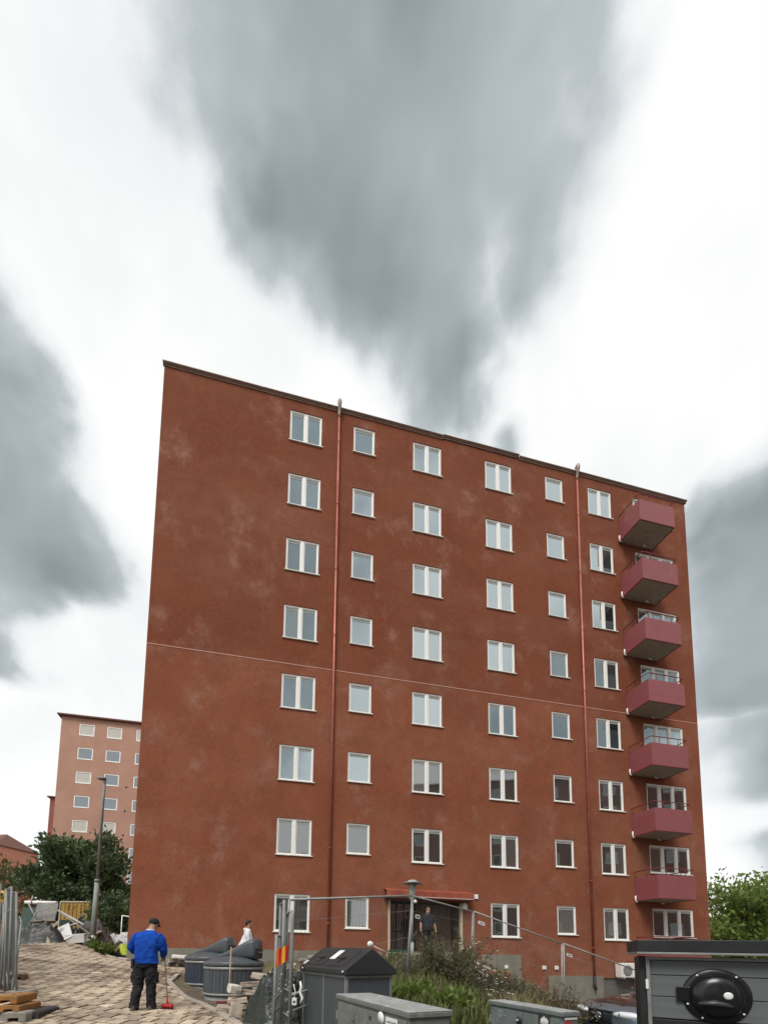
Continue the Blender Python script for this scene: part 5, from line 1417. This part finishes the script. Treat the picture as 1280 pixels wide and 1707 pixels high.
# ---- worker crouching past the building corner
wx, wy = -7.55, 15.05; wk = thing('person', 'crouching worker in yellow high visibility vest beyond the building corner', 'person', (wx, wy, gz(wx, wy) - .02), R(60))
bd = MB(); Mh = head(bd, (0, .42, .62), (0, 1, -.6), .95); bd.tube([(0, .18, .58), (0, .30, .62), (0, .38, .62)], [.08, .06, .055], 10)
bd.loft([(0, -.05, .25, .14, .12), (0, .05, .42, .15, .12), (0, .16, .58, .13, .09)], 14)
for s in (-1, 1):
    bd.tube([(s * .09, -.06, .24), (s * .14, .26, .36), (s * .12, .08, .05)], [.075, .06, .045], 10); bd.tube([(s * .17, .16, .55), (s * .22, .30, .38), (s * .12, .46, .22)], [.05, .042, .034], 10); hand(bd, (s * .12, .46, .22), (-s * .3, .5, -.6), (0, -.2, -1), s, .95, .6)
body_mesh(bd, 'body', M_skin, wk, .012, 4)
vt = MB(); vt.loft([(0, -.06, .26, .19, .17), (0, .04, .42, .20, .165), (0, .15, .58, .18, .12), (0, .2, .64, .09, .08)], 18, 2.2); body_mesh(vt, 'vest', mat('hi_vis_yellow', (.40, .50, .03), (.33, .42, .03), 6, .7), wk, .013, 4, .02, .1)
tr = MB(); tr.loft([(0, -.08, .16, .16, .13), (0, -.06, .27, .18, .15)], 14)
for s in (-1, 1): tr.tube([(s * .09, -.06, .22), (s * .14, .27, .36), (s * .13, .10, .08)], [.10, .085, .06], 12); MB().loft([(s * .12, .12, 0, .05, .13), (s * .12, .12, .07, .045, .11)], 12).build('boot', M_ink, wk)
body_mesh(tr, 'trousers', M_trs, wk, .013, 4)
hp = MB(); vs, fs = _ball((0, -.015, .05), .10, 14, 10, (.95, 1.1, .9)); hp._add([Mh @ Vector(v) for v in vs], fs, True); body_mesh(hp, 'cap', M_ink, wk, .01, 2)

# ================================================================== STONES, TARPAULIN, RUBBLE
M_slabst = mat('loose_slab', (.50, .42, .34), (.36, .30, .24), 4, .95, bump=.5, bscale=30, rand=.2, c3=(.22, .18, .14), s3=2.5)
M_rubst = mat('rubble_stone', (.38, .34, .29), (.24, .21, .18), 3, .95, bump=.6, bscale=20, rand=.25, c3=(.14, .12, .10), s3=2)
def slab(name, label, cat, x, y, z, sz, rot, m, grp, seed):
    r_ = random.Random(seed); bm = bmesh.new(); bmesh.ops.create_cube(bm, size=1)
    bmesh.ops.subdivide_edges(bm, edges=bm.edges[:], cuts=1, use_grid_fill=True)
    for v in bm.verts: v.co = Vector((v.co.x * sz[0], v.co.y * sz[1], v.co.z * sz[2])) * r_.uniform(.90, 1.04) + Vector((r_.uniform(-.012, .012), r_.uniform(-.012, .012), r_.uniform(-.008, .008)))
    me = bpy.data.meshes.new(name); bm.to_mesh(me); bm.free(); me.materials.append(m)
    o = link(name, me, None, .012, (x, y, z), rot); return tag(o, label, cat, grp)
r_ = random.Random(12)
lay = [(x_ - .36, y_, l_) for x_, y_, l_ in [(-1.56, 8.15, 0), (-1.72, 8.0, 0), (-1.32, 8.3, 0), (-1.60, 8.2, 1), (-1.30, 8.35, 1), (-1.5, 8.25, 2), (-1.15, 8.4, 2), (-1.38, 8.35, 3), (-1.05, 8.5, 3), (-1.18, 8.45, 4), (-.85, 8.55, 4), (-.62, 8.6, 4), (-.8, 8.6, 3), (-.7, 8.55, 5)]]
for k, (x, y, l) in enumerate(lay):
    slab('stone_slab', 'rough pale paving slab in the heap behind the green tarpaulin', 'slab', x + r_.uniform(-.04, .04), y + r_.uniform(-.05, .05), gz(x, y) + .07 + l * .125, (.36, .28, .10), (r_.uniform(-.10, .10), r_.uniform(-.12, .12), r_.uniform(-.5, .5)), M_slabst, 'slabs heaped behind the tarpaulin', k)
slab('stone_slab', 'pale broken slab standing on edge at the foot of the tarpaulin', 'slab', -1.80, 7.5, gz(-1.80, 7.5) + .12, (.22, .10, .28), (R(-25), R(12), R(20)), M_slabst, None, 77)
slab('stone_slab', 'white topped block lying on the slab heap beside the broom', 'slab', -1.98, 8.05, gz(-1.98, 8.05) + .42, (.22, .2, .16), (.1, .15, .6), mat('white_block', (.66, .62, .55), (.5, .46, .4), 5, .9), None, 78)
for k in range(20):
    u = -3.3 + (k % 10) * .27 + r_.uniform(-.08, .08); lv = k // 10; w_ = -.45 - r_.uniform(0, .35) + lv * .08
    x = FO[0] + u * math.cos(FROT) - w_ * math.sin(FROT); y = FO[1] + u * math.sin(FROT) + w_ * math.cos(FROT)
    slab('rubble_stone', 'broken stone in the low pile along the foot of the red wall', 'stone', x, y, gz(x, y) + .07 + lv * .13, (r_.uniform(.22, .36), r_.uniform(.2, .3), r_.uniform(.10, .16)), (r_.uniform(-.2, .2), r_.uniform(-.2, .2), r_.uniform(0, 3)), M_rubst, 'stones piled along the wall', 100 + k)
for k, (u, w_, dz, lab) in enumerate(((-2.95, -.75, .36, 'flat white slab on top of the stones along the wall'), (-1.75, -.70, .40, 'tilted white slab on the stones behind the farther container'))):
    x = FO[0] + u * math.cos(FROT) - w_ * math.sin(FROT); y = FO[1] + u * math.sin(FROT) + w_ * math.cos(FROT)
    slab('stone_slab', lab, 'slab', x, y, gz(x, y) + dz, (.52, .34, .08), (.1, .06 - .25 * k, .3 + k), mat('white_slab', (.68, .66, .62), (.55, .52, .48), 4, .9), None, 140 + k)
for k in range(8):
    u = 1.0 + k * .30 + r_.uniform(-.1, .1); w_ = -.7 - r_.uniform(0, .3)
    x = FO[0] + u * math.cos(FROT) - w_ * math.sin(FROT); y = FO[1] + u * math.sin(FROT) + w_ * math.cos(FROT)
    slab('stone_slab', 'pale slab in the row below the lower left windows', 'slab', x, y, gz(x, y) + .10 + (k % 2) * .1, (.42, .34, .10), (r_.uniform(-.05, .05), r_.uniform(-.05, .05), r_.uniform(0, .4)), M_slabst, 'slabs below the lower left windows', 160 + k)

# tarpaulin heaped over something: draped folds
M_tarp = mat('green_tarpaulin', (.020, .025, .019), (.010, .013, .010), 3, .34, bump=.6, bscale=18, spec=.5, c3=(.032, .04, .031), s3=2)
def drape(name, label, cat, x, y, rx, ry, h, m, seed, folds=9, crisp=1.0, res=72):
    """sheeting thrown over a heap: a lumpy mound with creases and a ragged hem"""
    X0 = gz(x, y); vs = []; fs = []; nr = 34
    nz = lambda a, b, c: mnoise.noise((a, b, c + seed * 7.3))
    for i in range(nr + 1):
        t = i / nr
        for k in range(res):
            w = 2 * math.pi * k / res; cw, sw_ = math.cos(w), math.sin(w)
            rr = t * (1 + .30 * nz(cw * 1.1, sw_ * 1.1, 0) + .10 * nz(cw * 3.5, sw_ * 3.5, 2) * t)
            px = cw * rx * rr; py = sw_ * ry * rr
            lump = .72 + .55 * nz(px / rx * 1.3, py / ry * 1.3, 5) + .22 * nz(px / rx * 3.0, py / ry * 3.0, 8)
            crease = 1 - abs(nz(px / rx * 3.3 + 2, py / ry * 3.3, 11)) * 2
            crease2 = 1 - abs(nz(px / rx * 5.2, py / ry * 5.2 + nz(px * 3, py * 3, 1), 14)) * 2
            z = h * (1 - t ** 2.6) * max(.25, lump) + h * (.24 * crease + .15 * crease2) * (.25 + .75 * math.sin(math.pi * min(1, t * 1.05)))
            g_ = gz(x + px, y + py) - X0
            vs.append((px, py, max(g_ * (.3 + .7 * t) + z * (1 if t < .97 else .2), g_ + .006 + .012 * (1 - t))))
    for i in range(nr):
        for k in range(res): k2 = (k + 1) % res; fs.append((i * res + k, i * res + k2, (i + 1) * res + k2, (i + 1) * res + k))
    mb = MB(); mb._add(vs, fs, True); o = mb.build(name, m, None, loc=(x, y, X0)); return tag(o, label, cat)
drape('tarpaulin', 'dark green tarpaulin heaped over building material beside the fence tubes', 'tarpaulin', -.95, 7.25, .66, .55, .74, M_tarp, 3.3, 9)
drape('tarpaulin', 'dark corner of tarpaulin bunched between the fence tubes and the charcoal bin', 'tarpaulin', -.42, 7.0, .42, .40, .72, mat('black_tarp', (.022, .025, .022), (.014, .016, .014), 4, .45, bump=.15), 8.1, 7)
drape('tarpaulin', 'small light grey fold of sheeting at the foot of the green tarpaulin', 'sheeting', -1.05, 6.35, .22, .18, .20, mat('pale_sheeting', (.20, .215, .19), (.15, .16, .145), 4, .6), 5.5, 6)

# ---- rubbish pile at the top of the path
M_bag = mat('black_plastic', (.010, .010, .011), (.017, .017, .018), 4, .5, bump=.9, bscale=9, spec=.6)
drape('rubbish_bag', 'black plastic sheet over the near end of the rubbish pile', 'plastic sheet', -10.45, 14.75, .95, .55, .66, M_bag, 1.2, 8)
drape('rubbish_bag', 'black bag under the white boards of the rubbish pile', 'bag', -9.75, 15.25, .60, .45, .52, M_bag, 2.2, 7)
drape('rubbish_bag', 'grey sack heaped before the yellow container', 'sack', -9.55, 16.4, .75, .55, .75, mat('grey_sack', (.12, .10, .10), (.07, .06, .06), 3, .7, bump=.4, c3=(.22, .17, .18), s3=2.5), 4.4, 7)
drape('rubbish_bag', 'white sacks lying on the bank by the building corner', 'sack', -8.75, 17.0, .75, .40, .55, mat('white_sack', (.60, .59, .60), (.45, .44, .45), 4, .7, bump=.3), 6.6, 6)
M_wboard = mat('white_board', (.68, .68, .66), (.56, .55, .53), 3, .7)
M_oldwood = mat('old_timber', (.40, .35, .25), (.27, .22, .16), 3, .85, stretch=(1, 6, 6))
M_gboard = mat('grey_sheet', (.30, .30, .28), (.22, .22, .21), 3, .7)
def board(label, x, y, z, sz, rot, m, cat='board', name='board'):
    o = MB().box((-sz[0] / 2, -sz[1] / 2, -sz[2] / 2), (sz[0] / 2, sz[1] / 2, sz[2] / 2)).build(name, m, None, .006, (x, y, z), rot); return tag(o, label, cat)
def G(x, y, h): return (x, y, gz(x, y) + h)
board('white board leaning in the middle of the rubbish pile', *G(-9.62, 14.82, .34), (.42, .04, .62), (R(-28), R(-30), R(10)), M_wboard)
board('white panel lying flat at the front of the rubbish pile', *G(-9.25, 14.9, .17), (.62, .30, .30), (R(6), R(-5), R(8)), M_wboard)
board('cream plank leaning steeply on the rubbish pile', *G(-10.05, 14.6, .42), (.10, .04, .85), (R(-15), R(40), 0), M_oldwood, 'plank', 'plank')
board('cream plank lying against the black plastic sheet', *G(-10.0, 14.45, .22), (.12, .04, .70), (R(-20), R(-38), 0), M_oldwood, 'plank', 'plank')
board('long pale plank slanting across the rubbish pile', *G(-9.75, 15.3, .75), (1.9, .10, .04), (0, R(36), R(10)), M_oldwood, 'plank', 'plank')
board('white painted lath on top of the rubbish pile', *G(-9.95, 15.4, .92), (1.3, .09, .05), (0, R(28), R(6)), M_wboard, 'plank', 'plank')
board('grey sheet of board standing upright behind the rubbish pile', *G(-11.1, 15.9, 1.0), (.75, .05, .95), (R(-8), R(4), R(5)), M_gboard)
board('dark green panel standing behind the grey sheet', *G(-12.0, 16.3, .85), (.6, .05, .95), (R(-5), R(2), 0), mat('dark_green_panel', (.06, .10, .085), (.045, .08, .065), 4, .7))
board('thin stick standing up from the rubbish pile', *G(-10.5, 15.0, .85), (.03, .03, .9), (0, R(-32), 0), M_oldwood, 'stick', 'stick')
for k, (x, y, h, s, lab) in enumerate(((-8.98, 15.0, .14, .2, 'white foam lump beside the lamp post foot'), (-8.88, 15.22, .26, .17, 'white foam lump on top of the others by the lamp post'), (-9.15, 15.05, .12, .16, 'small white foam lump at the rubbish pile edge'))):
    slab('foam_lump', lab, 'foam', *G(x, y, h), (s, s, s), (k, .5, k), M_wboard, None, 200 + k)
fm = thing('tube_trestle', 'pale tube trestle lying on the rubbish pile behind the black plastic', 'trestle', G(-11.3, 15.6, .2))
MB().tube([(-.3, 0, .1), (.0, .1, .95), (.55, .1, 1.15)], .022, 8).build('tube', M_galv, fm); MB().tube([(-.35, .1, 1.3), (.1, .1, .55)], .022, 8).build('tube', M_galv, fm); MB().tube([(-.15, 0, 1.25), (-.15, .05, 1.55)], .022, 8).build('tube', M_galv, fm)
tf = thing('tube_barrier', 'white tube barrier frame behind the lamp post', 'barrier', G(-9.1, 17.2, .0))
for p in ([(.2, 0, 1.25), (1.1, .1, 1.12)], [(1.1, .1, 1.12), (1.05, .1, .5)], [(1.08, .1, 1.1), (.85, .1, .5)], [(.2, 0, .55), (1.1, .1, .48)], [(.2, 0, 0), (.2, 0, 1.25)]): MB().tube(p, .022, 8).build('tube', M_white, tf)


# smaller debris of the pile, each its own piece
dr = random.Random(31)
where = ['at the near edge', 'under the white board', 'beside the black plastic', 'behind the white panel', 'on the black bag', 'below the slanting plank', 'next to the grey sheet', 'in front of the drum', 'at the top of the heap', 'near the lamp post']
for k in range(10):
    x = -10.9 + dr.random() * 1.9; y = 14.9 + dr.random() * .9
    m_ = (M_oldwood, M_wboard, M_gboard, mat('dark_scrap', (.05, .045, .04), (.03, .028, .026), 4, .8))[k % 4]
    board('%s scrap %s of the rubbish pile' % (('wooden', 'white', 'grey', 'dark')[k % 4], where[k]), *G(x, y, .25 + dr.random() * .55), (.25 + dr.random() * .75, .05 + dr.random() * .16, .03), (dr.uniform(-.7, .7), dr.uniform(-.8, .8), dr.uniform(-1.2, 1.2)), m_, 'scrap', 'scrap_piece')

# ---- yellow container, slatted shed, drum behind the pile
M_yel = mat('yellow_steel', (.36, .22, .045), (.29, .175, .035), 2.5, .6, bump=.15, c3=(.22, .12, .035), s3=1.4)
M_bandg = mat('dark_green_band', (.012, .035, .032), (.015, .042, .038), 4, .6)
yc = thing('container', 'yellow corrugated container with a dark green band behind the lamp post', 'container', (-18.2, 27.4, 1.75), R(-6))
MB().box((.02, .06, 0), (2.0, 2.2, 2.55)).build('shell', M_yel, yc)
for k in range(7):
    MB().prism([(.06 + k * .275, 0), (.06 + k * .275 + .245, 0), (.06 + k * .275 + .245, 2.5), (.06 + k * .275, 2.5)], -.0, .055).build('corrugation', M_yel, yc, .02)
MB().box((.02, -.022, 1.05), (2.0, .058, 1.42)).build('band', M_bandg, yc)
MB().box((-.05, -.03, 0), (.02, .08, 2.6)).build('corner_post', mat('cream_post', (.55, .50, .38), None, 5, .7), yc)
MB().box((-.05, -.03, 2.56), (2.03, .08, 2.64)).build('top_rail', mat('cream_post', (.55, .5, .38)), yc)
gf = MB()
for (a, b, c, d_) in ((.55, 2.4, .55, 2.05), (.55, 2.22, .72, 2.4), (.58, 2.2, .74, 2.05), (.85, 2.4, .95, 2.22), (1.08, 2.4, .95, 2.22), (.95, 2.22, .93, 2.05), (1.45, 2.38, 1.45, 2.1), (1.45, 2.38, 1.62, 2.38)): gf.tube([(a, -.006, b), (c, -.006, d_)], .016, 5)
gf.build('graffiti', mat('brown_spray', (.14, .075, .02), None, 6, .8), yc)
ws = thing('site_shed', 'dark slatted shed with white tube roof edge beside the yellow container', 'shed', (-20.2, 27.5, 1.75), R(-6))
MB().box((.0, .0, 0), (1.75, 1.6, 2.4)).build('shell', mat('plum_panel', (.085, .055, .065), (.06, .04, .048), 4, .7), ws)
for k in range(8): MB().box((.75, -.03, 1.0 + k * .16), (1.65, .0, 1.09 + k * .16)).build('slat', mat('pale_slat', (.42, .36, .37), (.30, .25, .27), 5, .7), ws)
MB().tube([(-.3, -.1, 2.52), (1.9, -.1, 2.50)], .11, 12).build('roof_tube', M_white, ws)
MB().box((-.2, -.06, 1.2), (.5, -.01, 2.1)).build('pale_panel', M_gboard, ws)
bdm = thing('drum', 'blue plastic drum standing beside the yellow container', 'drum', (-17.6, 25.0, 1.9))
MB().lathe([(.30, 0), (.32, .03), (.32, .28), (.335, .30), (.32, .32), (.32, .6), (.335, .62), (.32, .64), (.32, .86), (.28, .92), (0, .92)], (0, 0, 0), 24).build('barrel', mat('blue_plastic', (.02, .07, .28), (.016, .055, .22), 5, .45), bdm)
MB().lathe([(0, .92), (.07, .92), (.07, .95), (0, .95)], (.14, 0, 0), 12).build('bung', M_ink, bdm)

# ---- stair edge and low rail on the bank to the right of the entrance
st = thing('stair_railing', 'sloping weathered double rail beside the steps below the grey wall patch', 'rail', (3.84, 12.08, 0))
for dz, m_, r2 in ((0, mat('weathered_rail', (.40, .37, .33), (.28, .25, .22), 5, .8), .035), (-.16, mat('weathered_rail', (.4, .37, .33)), .030)):
    MB().tube([(-.05, .02, 1.27 + dz), (1.35, -.5, .62 + dz)], r2, 8).build('rail', m_, st)
for t in (.05, .5, .95): MB().tube([(1.35 * t, -.5 * t, 1.25 - .63 * t), (1.35 * t, -.5 * t, gz(3.84 + 1.35 * t, 12.08 - .5 * t) - .1)], .03, 8).build('post', M_galvdk, st)
sp = MB()
for k in range(7): tag(slab('cobble', 'pale cobble in the row edging the top of the bank', 'cobble', 3.35 + k * .19, 11.95 - k * .05, gz(3.35 + k * .19, 11.95 - k * .05) + .25 - k * .012, (.16, .14, .12), (.1 * k, .2, k), mat('pale_cobble', (.60, .55, .47), (.45, .41, .35), 6, .9), 'cobbles edging the bank', 300 + k), 'pale cobble in the row edging the top of the bank', 'cobble', 'cobbles edging the bank')
tc_ = thing('planter_trough', 'terracotta trough lying in the grass below the stair rail', 'trough', (4.05, 11.15, gz(4.05, 11.15) + .18), R(-22)); M_terra = mat('terracotta', (.30, .12, .075), (.24, .095, .06), 5, .85)
t_ = MB(); t_.box((-.34, -.10, 0), (.34, .10, .03)); t_.box((-.36, -.12, .03), (.36, -.09, .22)); t_.box((-.36, .09, .03), (.36, .12, .22)); t_.box((-.36, -.09, .03), (-.33, .09, .22)); t_.box((.33, -.09, .03), (.36, .09, .22)); t_.build('trough', M_terra, tc_, .008)
# ---- green crate and white barrier bar by the entrance
gc = thing('crate', 'dark green plastic crate standing left of the entrance lamp', 'crate', (1.38, 12.2, gz(1.38, 12.2)), R(8))
M_gcr = mat('green_plastic', (.02, .085, .05), (.016, .065, .04), 5, .5)
c_ = MB(); c_.box((0, 0, 0), (.62, .40, .03)); c_.box((0, 0, .03), (.62, .025, .30)); c_.box((0, .375, .03), (.62, .40, .30)); c_.box((0, .025, .03), (.025, .375, .30)); c_.box((.595, .025, .03), (.62, .375, .30)); c_.build('walls', M_gcr, gc, .006)
MB().box((-.02, -.02, .30), (.64, .0, .335)).build('rim', M_gcr, gc)
wb = thing('barrier', 'white tipped wooden barrier bar slanting down left of the entrance', 'barrier', (.78, 12.0, gz(.78, 12.0)))
MB().tube([(.05, 0, .55), (.52, .1, .33)], .02, 8).build('bar', mat('cream_bar', (.62, .55, .42), None, 5, .7), wb); MB().tube([(.50, .1, .34), (1.25, .1, .31), (2.0, .1, .38)], .018, 8).build('lower_bar', M_galv, wb)
MB().lathe([(0, -.015), (.085, -.015), (.085, .015), (0, .015)], (0, 0, 0), 18, M=Matrix.Translation((.03, -.02, .57)) @ Matrix.Rotation(R(90), 4, 'X')).build('reflector', M_white, wb)
for x in (.52, 1.9): MB().tube([(x, .1, -.05), (x, .1, .36)], .02, 8).build('leg', M_galv, wb)
